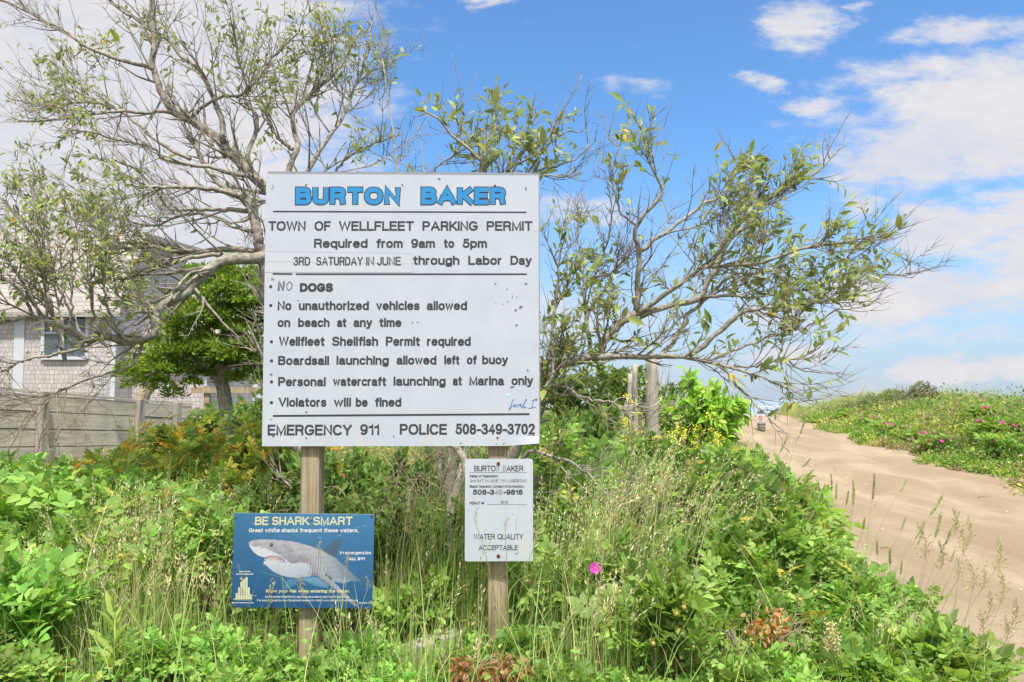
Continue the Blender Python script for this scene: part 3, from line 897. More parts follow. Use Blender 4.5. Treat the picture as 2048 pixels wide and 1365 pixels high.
def shark_print(px, py):
    """colour of the printed picture at crop pixel (px, py); sRGB-ish linear values of the print itself"""
    n = px.shape
    v = np.clip((py - 240) / 900, 0, 1)[..., None]; u = np.clip((px - 170) / 1380, 0, 1)[..., None]
    c = np.array([.075, .26, .50]) * (1 - v) + np.array([.028, .125, .31]) * v
    c = c * (1.0 - .16 * (1 - u)) + np.array([.02, .04, .04]) * np.exp(-((u - .5) / .3) ** 2) * (1 - v)
    nz = .5 * np.sin(px * .021 + py * .013) * np.sin(px * .006 - py * .017 + 1)
    c = c * (1 + .06 * nz[..., None])
    def put(poly, col, soft=1.0, K=120):
        nonlocal c
        m = poly_mask(px, py, smooth_poly(poly, K)) if K else poly_mask(px, py, poly)
        col = np.asarray(col)
        c = np.where(m[..., None], c * (1 - soft) + col * soft, c)
        return m
    def stroke_(pts, w, col, k=1.0):
        nonlocal c
        d = seg_dist(px, py, pts)
        a = np.clip(1 - (d - w * .5) / (w * .5 + 1e-6), 0, 1)[..., None] * k
        c = c * (1 - a) + np.asarray(col) * a
    # far fins, faint in the water
    put([(705, 870), (668, 960), (720, 958), (800, 905), (840, 880)], (.10, .30, .50), .8)
    put([(840, 862), (900, 900), (1010, 940), (1110, 945), (1060, 905), (980, 850)], (.16, .38, .58), .75)
    put([(760, 858), (830, 905), (890, 930), (870, 890), (830, 862)], (.20, .28, .38), .8)
    put([(1395, 870), (1450, 832), (1528, 782), (1490, 850), (1440, 930), (1420, 900)], (.07, .18, .32), .85)
    # dorsal
    put([(1048, 600), (1105, 552), (1148, 505), (1196, 488), (1234, 490), (1212, 540), (1196, 590), (1188, 645), (1120, 640)], (.10, .16, .24))
    # body
    body = [(312, 525), (345, 504), (450, 493), (600, 497), (720, 507), (840, 530), (950, 562), (1050, 598), (1100, 628), (1180, 668), (1240, 722), (1310, 782), (1370, 832), (1430, 884),
            (1400, 890), (1340, 884), (1260, 884), (1180, 882), (1100, 868), (1030, 838), (960, 838), (880, 848), (770, 856), (660, 838), (570, 802), (500, 748), (466, 706), (500, 690),
            (520, 672), (470, 664), (420, 652), (370, 616), (328, 570)]
    sh = np.clip((py - (500 + .0006 * (px - 420) ** 2)) / 210, 0, 1)[..., None]
    streak = (.5 + .5 * np.sin(px * .11 + 2.0 * np.sin(py * .05)))[..., None] * .03
    grey = np.array([.52, .51, .57]) * (1 - sh) + np.array([.25, .25, .31]) * sh + streak + .05 * np.sin(px * .03 + py * .05)[..., None] * np.sin(px * .013 - py * .07)[..., None]
    tail = np.clip((px - 1000) / 420, 0, 1)[..., None]
    grey = grey * (1 - .85 * tail) + np.array([.07, .19, .33]) * .85 * tail
    put(body, grey, 1.0, 220)
    # white underside and cheek
    belly = [(316, 540), (372, 566), (440, 560), (520, 596), (620, 640), (690, 690), (745, 722), (830, 712), (925, 735), (945, 790), (935, 842), (880, 850), (770, 858), (660, 840),
             (570, 804), (500, 750), (466, 706), (512, 690), (520, 672), (470, 664), (420, 652), (368, 616), (326, 568)]
    shade = np.clip((py - 640) / 220, 0, 1)[..., None]
    white = np.array([.74, .76, .82]) * (1 - .6 * shade) + np.array([.34, .44, .60]) * .6 * shade + streak * .9 - .05 * np.clip((px - 700) / 250, 0, 1)[..., None]
    put(belly, white, 1.0, 200)
    put([(1030, 842), (1120, 852), (1240, 870), (1330, 880), (1270, 905), (1180, 896), (1100, 876)], (.40, .52, .64), .7)
    put([(1000, 850), (900, 862), (820, 870), (960, 900), (1090, 935), (1110, 920)], (.22, .44, .62), .6)
    # mouth
    put([(478, 660), (550, 648), (625, 658), (660, 685), (676, 712), (640, 704), (580, 692), (510, 690)], (.50, .33, .38), 1, 80)
    put([(500, 668), (560, 660), (610, 668), (590, 682), (530, 684)], (.66, .52, .56), .9, 60)
    for k in range(9):
        x = 474 + k * 20
        put([(x, 690 + k * 1.5), (x + 14, 690 + k * 1.5), (x + 4, 668 + k * 2)], (.88, .88, .88), 1, 0)
    for k in range(6):
        x = 466 + k * 22
        put([(x, 735 - k * 4), (x + 12, 738 - k * 4), (x + 3, 704 - k * 1)], (.86, .86, .88), .9, 0)
    stroke_([(600, 650), (650, 672), (690, 715)], 5, (.28, .24, .28), .7)
    # gills, scars
    for k, x in enumerate((930, 955, 980, 1005, 1030)):
        stroke_([(x, 640 + 6 * k), (x + 6, 720), (x - 2, 790), (x - 10, 832)], 6, (.22, .20, .25), .75)
        stroke_([(x + 9, 650 + 6 * k), (x + 14, 720), (x + 6, 800)], 6, (.72, .72, .78), .5)
    for pts in ([(640, 535), (672, 550), (690, 566)], [(660, 540), (684, 548)], [(680, 570), (730, 600), (760, 606)], [(800, 590), (826, 572)], [(905, 575), (918, 600)], [(700, 560), (760, 590)], [(800, 660), (860, 690), (900, 690)], [(780, 720), (820, 650)]):
        stroke_(pts, 4, (.18, .15, .18), .6)
    put([(790, 660), (840, 640), (905, 665), (915, 700), (850, 712), (800, 700)], (.34, .30, .36), .55, 60)
    stroke_([(430, 580), (445, 562), (458, 575)], 6, (.30, .26, .30), .7)
    d = np.hypot(px - 537, (py - 545) * .9)
    c = np.where((d < 17)[..., None], np.array([.10, .10, .12]), c)
    c = np.where((np.hypot(px - 531, py - 539) < 4)[..., None], np.array([.5, .5, .55]), c)
    # near pectoral fin
    put([(1005, 815), (1058, 802), (1130, 862), (1200, 930), (1300, 1018), (1396, 1112), (1385, 1120), (1300, 1062), (1200, 980), (1110, 905), (1040, 868)], (.50, .49, .55), 1, 120)
    stroke_([(1010, 830), (1130, 910), (1260, 1015), (1380, 1112)], 20, (.36, .36, .42), .6)
    stroke_([(1085, 828), (1120, 850), (1140, 872)], 12, (.04, .09, .16), .9)
    # silvery fish schooling above, scuffs
    r2 = np.random.default_rng(3)
    for k in range(46):
        x = r2.uniform(240, 1500); y = r2.uniform(300, 470) if k < 34 else r2.uniform(470, 1100); a = r2.uniform(-.3, .45); l = r2.uniform(10, 34)
        col = (.55, .66, .74) if r2.random() < .6 else (.05, .13, .24)
        stroke_([(x, y), (x + l * math.cos(a), y + l * math.sin(a))], 4, col, .7)
    return np.clip(c * .64, .004, .9)

def shark_sign():
    roll = R(0.75)
    p0 = P(605, 1215, SY - .012)
    mw = Matrix.Translation(p0) @ Matrix.Rotation(R(1.05), 4, 'Z') @ Matrix.Rotation(roll, 4, 'Y')
    root = empty('shark_warning_sign', p0, mw.to_euler(), 'blue warning sign with a shark picture, screwed to a post below the big board', 'sign')
    f = Face(mw); C = Crop(f, 430, 980, 4.876)
    bl, tr = C(160, 1147), C(1553, 240)
    x0, z0, x1, z1 = bl[0], bl[1], tr[0], tr[1]
    nx, nz = 300, 196
    X, Z = np.meshgrid(np.linspace(x0, x1, nx), np.linspace(z0, z1, nz))
    pu = 160 + (X - x0) / (x1 - x0) * 1393; pv = 1147 - (Z - z0) / (z1 - z0) * 907
    colr = shark_print(pu, pv).reshape(-1, 3)
    V = np.stack([X, np.zeros_like(X), Z], -1).reshape(-1, 3)
    i = np.arange(nz - 1)[:, None] * nx + np.arange(nx - 1)[None, :]
    Fq = np.stack([i, i + 1, i + 1 + nx, i + nx], -1).reshape(-1, 4)
    b = MB(); b.add(V, [Fq], colr)
    V2 = [(x0, 0, z0), (x1, 0, z0), (x1, 0, z1), (x0, 0, z1), (x0, .004, z0), (x1, .004, z0), (x1, .004, z1), (x0, .004, z1)]
    b.add(V2, [np.array([(0, 4, 5, 1), (1, 5, 6, 2), (2, 6, 7, 3), (3, 7, 4, 0), (4, 7, 6, 5)])], (.45, .52, .58))
    panel = b.build('panel', M['print'], root)
    px = (x1 - x0) / 1393
    t = MB()
    for w_, a, c in (('BE', 390, 520), ('SHARK', 555, 918), ('SMART', 957, 1340)): C.word(t, w_, a, c, 345, 262, 15, gap=.10)
    t.build('title_lettering', M['cream_letter'], panel)
    t = MB()
    for w_, a, c in (('Great', 330, 468), ('white', 487, 632), ('sharks', 648, 808), ('frequent', 828, 1045), ('these', 1063, 1200), ('waters.', 1220, 1398)): C.word(t, w_, a, c, 415, 375, 8.5)
    C.word(t, 'In', 1217, 1258, 630, 597, 6); C.word(t, 'emergencies', 1268, 1522, 630, 597, 6)
    C.word(t, 'CALL', 1280, 1378, 688, 657, 8); C.word(t, '911', 1390, 1460, 688, 657, 8)
    def run(words, a, b_, base, top, w, mb):
        tot = sum(len(x) + .55 for x in words) - .55; x = a
        for q in words:
            ln = (b_ - a) * len(q) / tot; C.word(mb, q, x, x + ln, base, top, w, gap=.10); x += (b_ - a) * (len(q) + .55) / tot
    run('Download the Sharktivity App to receive alerts and report sightings.'.split(), 490, 1315, 1053, 1032, 3.5, t)
    run('For more info and to view the latest research, visit: www.atlanticwhiteshark.org'.split(), 413, 1393, 1088, 1067, 3.5, t)
    run('Peak Activity'.split(), 235, 345, 804, 789, 3.4, t)
    run('Based on tagging data'.split(), 207, 375, 828, 815, 3.2, t)
    run('(Sharks may be present all year round)'.split(), 163, 375, 1106, 1095, 3, t)
    run('NPS/DNR 7/20'.split(), 1402, 1535, 1112, 1096, 3.4, t)
    t.build('white_lettering', M['white_letter'], panel)
    t = MB()
    for w_, a, c in (('Know', 497, 605), ('your', 622, 712), ('risk', 727, 795), ('when', 811, 915), ('entering', 932, 1092), ('the', 1110, 1172), ('water.', 1187, 1312)): C.word(t, w_, a, c, 1003, 972, 7)
    t.build('cream_lettering', M['cream_letter'], panel)
    t = MB()
    for a, c, top in ((202, 222, 1008), (226, 245, 952), (249, 270, 897), (273, 294, 868), (298, 318, 852), (321, 340, 952), (343, 362, 1027)):
        q = [C(a, 1062), C(c, 1062), C(c, top), C(a, top)]
        t.add([(x, -.0006, z) for x, z in q], np.array([(0, 1, 2, 3)]))
    stroke(t, [C(178, 1066), C(362, 1064)], 8 * px, -.0007)
    for k in range(7): stroke(t, [C(206 + 24 * k, 1076), C(216 + 24 * k, 1076)], 6 * px, -.0007)
    t.build('bar_chart', M['cream_letter'], panel)
    for x, y, m in ((203, 273, 'rust'), (1530, 255, 'rust'), (937, 284, 'steel'), (187, 1135, 'rust'), (893, 1118, 'rust'), (1520, 1093, 'steel')):
        xx, zz = C(x, y); screw(root, xx, zz, .0045, -.0003, M[m])
shark_sign()

# ------------------------------------------------------------------ the water quality notice
def quality_sign():
    p0 = P(998, 1123, SY - .012)
    mw = Matrix.Translation(p0) @ Matrix.Rotation(R(1.05), 4, 'Z')
    root = empty('water_quality_sign', p0, mw.to_euler(), 'small upright white water quality notice with rounded corners, on the right post', 'sign')
    f = Face(mw); C = Crop(f, 880, 880, 2.967)
    x0, z0 = C(147, 722); x1, z1 = C(551.5, 113)
    b = MB(); rounded_panel(b, x0, x1, z0, z1, .009, 0, .0025)
    panel = b.build('panel', M['sign_white'], root)
    t = MB(); g = MB(); p = MB()
    C.word(t, 'BURTO', 203, 330, 187, 153, 5.0); C.word(p, 'N', 332, 352, 187, 153, 5.0)
    C.word(p, 'B', 372, 392, 187, 153, 5.0); C.word(t, 'AKER', 394, 494, 187, 153, 5.0)
    stroke(t, [C(177, 194), C(516, 194)], .0011, -.0006)
    def run(words, a, b_, base, top, w, mb, r=.6):
        tot = sum(len(x) + r for x in words) - r; x = a
        for q in words:
            ln = (b_ - a) * len(q) / tot; C.word(mb, q, x, x + ln, base, top, w); x += (b_ - a) * (len(q) + r) / tot
    run('Dates of Operation:'.split(), 177, 345, 223, 207, 2.8, t)
    run('3rd SAT. IN JUNE'.split(), 177, 345, 252, 234, 2.3, g); run(['THRU'], 352, 402, 252, 234, 2.1, p); run('LABOR DAY'.split(), 409, 515, 252, 234, 2.3, g)
    run('Beach Operator Contact Information:'.split(), 177, 498, 284, 268, 2.8, t)
    C.word(t, '508-3', 195, 322, 326, 295, 7); C.word(p, '49', 325, 370, 326, 295, 7); C.word(t, '-9818', 376, 491, 326, 295, 7)
    run('PERMIT #:'.split(), 176, 265, 384, 368, 2.7, t)
    stroke(t, [C(280, 384), C(516, 384)], .0011, -.0006)
    C.word(g, 'B-6', 362, 403, 378, 361, 2.4)
    C.word(t, 'WATER', 201, 326, 591, 558, 4.4); C.word(t, 'QUALITY', 341, 493, 591, 558, 4.4); C.word(t, 'ACCEPTABLE', 229, 463, 655, 625, 4.4)
    t.build('lettering', M['lettering'], panel); g.build('faded_lettering', M['grey_letter'], panel); p.build('bleached_lettering', M['pale_letter'], panel)
    t = MB()
    flecks(t, C, [(167, 421, 3, 1, 0), (432, 442, 3, 1, 0), (444, 441, 2, 1, 0), (455, 675, 5, 1.6, 20), (465, 672, 3, 1, 0)])
    stroke(t, [C(347, 150), C(349, 186)], .0018, -.0008)
    t.build('paint_chip', M['grey_letter'], panel)
    for x, y in ((346, 142), (347, 691)):
        xx, zz = C(x, y); screw(root, xx, zz, .0085, -.0003, M['rust'])
quality_sign()

# ------------------------------------------------------------------ board fence on the left
def fence():
    def lx(y): return -6.62 + .62 * (y - 9.6) / 4.15
    A = Vector((lx(5.6), 5.6, 0)); B = Vector((lx(13.75), 13.75, 0))
    d = (B - A).normalized(); ang = math.atan2(d.y, d.x)
    L = (B - A).length
    def top(s): return 1.835 - .054 * s                       # falls gently away
    root = empty('board_fence', (A.x, A.y, gz(A.x, A.y)), (0, 0, ang), 'weathered grey horizontal board fence with square posts, in front of the shingled house', 'fence')
    g0 = root.location.z
    def s_at(px):
        k = (px - 1024) / FPX; y = (-6.62 - .62 * 9.6 / 4.15) / (k - .62 / 4.15)
        return (Vector((lx(y), y, 0)) - A).dot(d)
    ps = [.1, s_at(-250), s_at(80), s_at(275), s_at(350), s_at(386)]
    hb = .228; rnd = random.Random(5)
    for i in range(len(ps) - 1):
        a, c = ps[i], ps[i + 1]
        b = MB()
        for k in range(6):
            t0, t1 = top(a) - .02 - k * (hb + .014), top(c) - .02 - k * (hb + .014)
            w = rnd.uniform(-.007, .007)
            V = [(a + .004, -.0 + w, t0 - hb - g0), (c - .004, w, t1 - hb - g0), (c - .004, .034 + w, t1 - hb - g0), (a + .004, .034 + w, t0 - hb - g0),
                 (a + .004, w, t0 - g0), (c - .004, w, t1 - g0), (c - .004, .034 + w, t1 - g0), (a + .004, .034 + w, t0 - g0)]
            b._m(V, [(0, 3, 2, 1), (4, 5, 6, 7), (0, 1, 5, 4), (1, 2, 6, 5), (2, 3, 7, 6), (3, 0, 4, 7)], None)
        V = [(a + .01, .042, top(a) - 1.5 - g0), (c - .01, .042, top(c) - 1.5 - g0), (c - .01, .055, top(c) - 1.5 - g0), (a + .01, .055, top(a) - 1.5 - g0),  # backing sheet added behind the boards to block light and darken the gaps
             (a + .01, .042, top(a) - .03 - g0), (c - .01, .042, top(c) - .03 - g0), (c - .01, .055, top(c) - .03 - g0), (a + .01, .055, top(a) - .03 - g0)]
        b._m(V, [(0, 3, 2, 1), (4, 5, 6, 7), (0, 1, 5, 4), (1, 2, 6, 5), (2, 3, 7, 6), (3, 0, 4, 7)], None)
        b.build('board_panel', M['grey_board'], root)
    for s in ps:
        b = MB(); b.box((-.065, -.105, -.2), (.065, -.006, top(s) - g0 + (.025 if s < L - .2 else -.03)), None, .006)
        o = b.build('post', M['grey_post'], root); o.location = (s, 0, 0)
    cap = MB()
    V = []
    for s in (ps[0], ps[-1]):
        z = top(s) - g0 + .002
        V += [(s, -.01, z), (s, .06, z), (s, .06, z + .03), (s, -.01, z + .03)]
    cap._m(V, [(0, 1, 2, 3), (4, 7, 6, 5), (0, 4, 5, 1), (1, 5, 6, 2), (2, 6, 7, 3), (3, 7, 4, 0)], None)
    cap.build('cap_rail', M['grey_board'], root)
fence()

# the snapped trunk that sticks up over the fence
def stump():
    a = P(283, 812, 13.2); b_ = P(305, 762, 13.3)
    a.z = gz(a.x, a.y)
    root = empty('broken_stump', a, (0, 0, 0), 'snapped pale tree stump with a split end sticking up behind the board fence', 'stump')
    mid = P(284, 800, 13.2) - a
    pts = resample([(0, 0, 0), (mid.x * .7, 0, mid.z * .6), tuple(mid), tuple(b_ - a)], 14)
    V, F = tubes(pts[None], np.linspace(.14, .10, 14)[None], 10)
    b = MB(); b.add(V, F)
    for k in range(9):                                        # splinters
        q = np.array(b_ - a) + np.array([random.uniform(-.08, .08), random.uniform(-.06, .06), -.03])
        e = q + np.array([random.uniform(-.06, .10), 0, random.uniform(.06, .22)])
        V, F = tubes(np.array([[q, (q + e) / 2, e]]), np.array([[.03, .022, .004]]), 4); b.add(V, F)
    b.build('trunk', M['post'], root, True)
stump()

# ------------------------------------------------------------------ shingled house
def shingle(name, a, b_, sx=.13, sz=.125):
    m, t = mat(name)
    o = t.n('ShaderNodeTexCoord').outputs['Object']
    br = t.n('ShaderNodeTexBrick', {'Vector': t.n('ShaderNodeCombineXYZ', {0: t.m('ADD', t.n('ShaderNodeSeparateXYZ', {0: o}).outputs[0], t.n('ShaderNodeSeparateXYZ', {0: o}).outputs[1]), 1: t.n('ShaderNodeSeparateXYZ', {0: o}).outputs[2], 2: 0.0}).outputs[0],
                                    'Color1': (*a, 1), 'Color2': (*b_, 1), 'Mortar': (*[x * .38 for x in a], 1), 'Scale': 1.0, 'Mortar Size': .006, 'Mortar Smooth': .3, 'Bias': 0.0, 'Brick Width': sx, 'Row Height': sz})
    br.offset = .43; br.squash = .8; br.squash_frequency = 3
    n = t.noise(t.vm('MULTIPLY', o, (1, 1, .3)), 7.0, 5.0, .7)
    c = t.mix(1.0, br.outputs[0], t.mix(n, (.72, .70, .70), (1.2, 1.18, 1.16)), 'MULTIPLY')
    finish(t, c, .9, br.outputs['Fac'], -.4, .01, spec=.1)
    return m

def house():
    Y = 20.0
    xr = P(232, 700, Y).x; xl = -21.5
    g = gz(-14, Y) - .3
    root = empty('shingled_house', (xr, Y, g), (0, 0, 0), 'grey cedar shingled house with white corner boards behind the fence and branches', 'house')
    X = lambda px: P(px, 700, Y).x - xr
    Z = lambda py, yy=Y: P(100, py, yy).z - g
    wl = shingle('weathered cedar shingles', (.46, .43, .42), (.56, .53, .52))
    rf = shingle('roof shingles', (.36, .335, .315), (.44, .41, .39), .30, .13)
    eave, ridge = Z(612), Z(466, 21.0)
    b = MB(); b.box((xl - xr, 0, 0), (0, 5.2, eave)); 
    b.add([(0, 0, eave), (0, 5.2, eave), (0, 4.0, ridge - .12), (0, 1.1, ridge - .12)], np.array([(0, 1, 2, 3)]))
    b.build('wall', wl, root)
    b = MB()
    th = .14
    V = []
    for x in (xl - xr - .3, .25):
        V += [(x, -.3, eave - .2), (x, 1.0, ridge), (x, 5.6, ridge + .4), (x, -.3, eave - .2 - th), (x, 1.0, ridge - th), (x, 5.6, ridge + .4 - th)]
    b._m(V, [(0, 6, 7, 1), (1, 7, 8, 2), (3, 4, 10, 9), (4, 5, 11, 10), (0, 3, 9, 6), (2, 8, 11, 5), (0, 1, 4, 3), (1, 2, 5, 4), (6, 9, 10, 7), (7, 10, 11, 8)], None)
    b.build('roof', rf, root)
    for px0, px1 in ((29, 49), (224, 232)):
        b = MB(); b.box((X(px0), -.03, 0), (X(px1) + .001, -.002, eave - .30)); b.build('corner_board', M['white_trim'], root)
    # windows
    glass = flat('dark window glass', (.07, .10, .13), .08, .6, 0, .25, 2.0)
    def window(px0, px1, py0, py1, mull):
        fr = MB(); x0, x1, z0, z1 = X(px0), X(px1), Z(py1), Z(py0)
        t = .085
        fr.box((x0, -.06, z0), (x0 + t, -.003, z1)); fr.box((x1 - t, -.06, z0), (x1, -.003, z1))
        fr.box((x0 + t, -.06, z1 - t), (x1 - t, -.003, z1)); fr.box((x0 + t, -.09, z0), (x1 - t, -.003, z0 + t))
        for m_ in mull:
            fr.box((X(m_) - .07, -.055, z0 + t), (X(m_) + .07, -.004, z1 - t))
        fr.box((x0 + t, -.05, (z0 + z1) / 2 + .08), (X(mull[0]) - .07, -.006, (z0 + z1) / 2 + .13))
        w = fr.build('window', M['white_trim'], root)
        gl = MB(); gl.box((x0 + t * .5, -.02, z0 + t * .5), (x1 - t * .5, -.0045, z1 - t * .5)); gl.build('pane', glass, w)
    window(84, 178, 628, 720, (124,))
    window(-210, -110, 628, 720, (-160,))
    # low wing on the right, part hidden by the cedar
    wz = Z(690)
    b = MB(); b.box((.003, .9, 0), (X(388), 4.6, wz)); b.build('wall', wl, root)
    b = MB()
    V = []
    for x in (.003, X(388) + .2):
        V += [(x, .5, wz - .08), (x, 2.75, wz + 1.1), (x, 5.0, wz - .08), (x, .5, wz - .2), (x, 2.75, wz + .98), (x, 5.0, wz - .2)]
    b._m(V, [(0, 6, 7, 1), (1, 7, 8, 2), (3, 4, 10, 9), (4, 5, 11, 10), (0, 3, 9, 6), (2, 8, 11, 5), (0, 1, 4, 3), (1, 2, 5, 4), (6, 9, 10, 7), (7, 10, 11, 8)], None)
    b.build('roof', rf, root)
    b = MB(); b.box((X(381), .87, 0), (X(388) + .002, .898, wz - .2)); b.build('corner_board', M['white_trim'], root)
    b = MB()
    x0, x1, z0, z1 = X(196), X(216), Z(806), Z(758)
    for k in range(6):
        b.box((x0 + (x1 - x0) * k / 5 - .008, -.03, z0), (x0 + (x1 - x0) * k / 5 + .008, -.02, z1))
        b.box((x0, -.019, z0 + (z1 - z0) * k / 5 - .008), (x1, -.010, z0 + (z1 - z0) * k / 5 + .008))
    b.build('lattice', M['white_trim'], root)
house()

# a fence of raw posts further back, left of the big sign
def rail_fence():
    p = P(414, 850, 15.0)
    root = empty('rail_fence', (p.x, p.y, gz(p.x, p.y)), (0, 0, 0), 'brown post and rail fence glimpsed beyond the end of the grey board fence', 'fence')
    for k, dx in enumerate((0.0, 1.4)):
        b = MB(); b.box((-.06, -.06, -.1), (.06, .06, 1.15), None, .006); o = b.build('post', M['post'], root); o.location = (dx, 0, 0)
    b = MB(); b.box((-.3, -.10, 1.0), (1.8, -.062, 1.12)); b.build('rail', M['post'], root)
rail_fence()

# ------------------------------------------------------------------ grey pilings and a rope-tied board, right of the sign
pile_wood = wood('silvery piling', (.24, .215, .175), (.47, .43, .36), (34, 34, 1.4), .6)
def pilings():
    def pile(px, pw, ptop, Y, label, lean=0.0, taper=.9):
        p = P(px, 800, Y); p.z = gz(p.x, Y)
        top = P(px + lean, ptop, Y)
        r = pw / 2 / FPX * Y
        root = empty('piling', p, (0, 0, random.random() * 3), label, 'piling', 'old pilings beside the track')
        h = top.z - p.z
        K = 12
        z = np.linspace(-.2, h, K)
        pts = np.stack([(top.x - p.x) * z / h + .006 * np.sin(z * 4), .01 * np.sin(z * 3 + 1), z], -1)
        V, F = tubes(pts[None], (np.linspace(1.06, taper, K) * r)[None], 14)
        b = MB(); b.add(V, F)
        o = b.build('shaft', pile_wood, root, True); o.rotation_euler = (0, 0, -root.rotation_euler.z)
        return root, p
    a, p = pile(1304, 27, 712, 8.3, 'thickest grey weathered piling with a white rope ring, right of the sign')
    b_, _ = pile(1270, 11, 728, 10.5, 'thin upright grey piling between the two other pilings')
    c_, _ = pile(1253, 11, 748, 10.8, 'thin leaning grey piling, leftmost of the three pilings', 8)
    # rope round the thick one
    ctr = P(1304, 805, 8.3) - p
    n = 40; t = np.linspace(0, 2 * math.pi, n)
    R0 = 27 / 2 / FPX * 8.3 + .035
    pts = np.stack([R0 * 1.25 * np.cos(t) - .03, R0 * 1.2 * np.sin(t), ctr.z + .055 * np.cos(t - .5) + .02 * np.cos(2 * t)], -1)
    V, F = tubes(pts[None], np.full((1, n), .0052), 6, False)
    b = MB(); b.add(V, F); o = b.build('rope_ring', M['rope'], None, True)
    o.location = p; tag(o, 'white rope ring looped round the thickest grey piling', 'rope')
    # weathered board lying between them, with rope loops
    q0 = P(1236, 822, 8.6); q1 = P(1292, 815, 8.5)
    root = empty('driftwood_board', (q0 + q1) / 2, (0, math.atan2(-(q1.z - q0.z), (q1 - q0).length), 0), 'pale weathered board tied with white rope loops beside the thickest piling', 'board')
    L = (q1 - q0).length
    b = MB(); b.box((-L / 2, -.03, -.05), (L / 2, .03, .05), None, .005); b.build('plank', pile_wood, root)
    for k, x in enumerate((-L * .38, L * .06)):
        pts = np.stack([x + .03 * np.sin(t * 2) + .075 * np.cos(t), .05 * np.sin(t) - .0, .03 + .12 * np.sin(t + .3)], -1)
        V, F = tubes(pts[None], np.full((1, n), .0048), 6, False)
        b = MB(); b.add(V, F); b.build('rope_loop', M['rope'], root, True)
pilings()

# ------------------------------------------------------------------ old timber rail at the foot of the sign
def timber():
    a = P(700, 1330, 3.12); c = P(1075, 1212, 3.42)
    mid = (a + c) / 2; d = c - a
    root = bpy.data.objects.new('fallen_timber', None)
    rot = d.to_track_quat('X', 'Z').to_euler()
    b = MB(); b.box((-d.length / 2, -.05, -.055), (d.length / 2, .05, .055), None, .012)
    o = b.build('fallen_timber', pile_wood, None)
    o.location = (mid.x, mid.y + .14, mid.z - .085); o.rotation_euler = rot
    tag(o, 'old grey timber beam lying aslant in the weeds behind the sign posts', 'timber')
    bpy.data.objects.remove(root)
timber()

# ------------------------------------------------------------------ little beach sign where the track meets the shore
def beach_sign():
    p = P(1521, 862, 21.5); g = gz(p.x, 21.5)
    root = empty('warning_sign', (p.x, 21.5, g), (0, 0, 0), 'small white sign with a red prohibition ring at the far end of the track', 'sign')
    s = 21.5 / FPX
    z = lambda py: P(1521, py, 21.5).z - g
    b = MB(); b.box((-.04, .0, -.1), (.04, .08, z(822)), None, .004); b.build('post', M['grey_post'], root)
    b = MB(); b.box((-6.5 * s, -.012, z(847)), (6.5 * s, -.001, z(822))); pn = b.build('panel', M['white_trim'], root)
    b = MB(); b.add([(-6.0 * s, -.016, z(828)), (6.0 * s, -.016, z(828)), (6.0 * s, -.016, z(822.5)), (-6.0 * s, -.016, z(822.5))], np.array([(0, 1, 2, 3)])); b.build('header_band', M['grey_letter'], pn)
    b = MB(); t = np.linspace(0, 2 * math.pi, 25); r = 3.9 * s; zc = z(836.5)
    stroke(b, [(r * math.cos(q), zc + r * math.sin(q)) for q in t], 1.5 * s, -.017)
    stroke(b, [(-r * .7, zc + r * .7), (r * .7, zc - r * .7)], 1.2 * s, -.0175)
    b.build('prohibition_ring', flat('sign red', (.62, .08, .06), .5), pn)
    b = MB(); b.add([(-4.0 * s, -.016, z(845.5)), (4.0 * s, -.016, z(845.5)), (4.0 * s, -.016, z(843)), (-4.0 * s, -.016, z(843))], np.array([(0, 1, 2, 3)])); b.build('text_band', M['pale_letter'], pn)
    # green bin beside its foot
    bp = P(1523, 862, 21.3); g2 = gz(bp.x, 21.3)
    root = empty('litter_bin', (bp.x, 21.3, g2), (0, 0, 0), 'grey green round bin at the foot of the small far sign', 'bin')
    h = P(1523, 847, 21.3).z - g2
    zz = np.array([0, .04, .08, h * .5, h * .52, h * .54, h - .06, h - .03, h]); rr = .72 * np.array([.15, .16, .155, .155, .165, .155, .155, .17, .165])
    V, F = tubes(np.stack([0 * zz, 0 * zz, zz], -1)[None], rr[None], 16)
    b = MB(); b.add(V, F); b.build('drum', flat('grey green paint', (.16, .19, .15), .6), root, True)
    a = np.linspace(0, 2 * math.pi, 17)
    b = MB(); V, F = tubes(np.stack([.121 * np.cos(a), .121 * np.sin(a), np.full(17, h)], -1)[None], np.full((1, 17), .012), 6, False); b.add(V, F); b.build('rim', M['steel'], root, True)
beach_sign()

# ------------------------------------------------------------------ growing wood
def perp(T, n):
    a = rand_unit(n)
    return norm(a - (a * T).sum(-1, keepdims=True) * T)

def interp_poly(PT, RD, idx, t):
    K = PT.shape[1]
    f = t * (K - 1); k = np.clip(f.astype(int), 0, K - 2); w = (f - k)[:, None]
    p = PT[idx, k] * (1 - w) + PT[idx, k + 1] * w
    r = RD[idx, k] * (1 - w[:, 0]) + RD[idx, k + 1] * w[:, 0]
    T = norm(PT[idx, k + 1] - PT[idx, k])
    return p, r, T

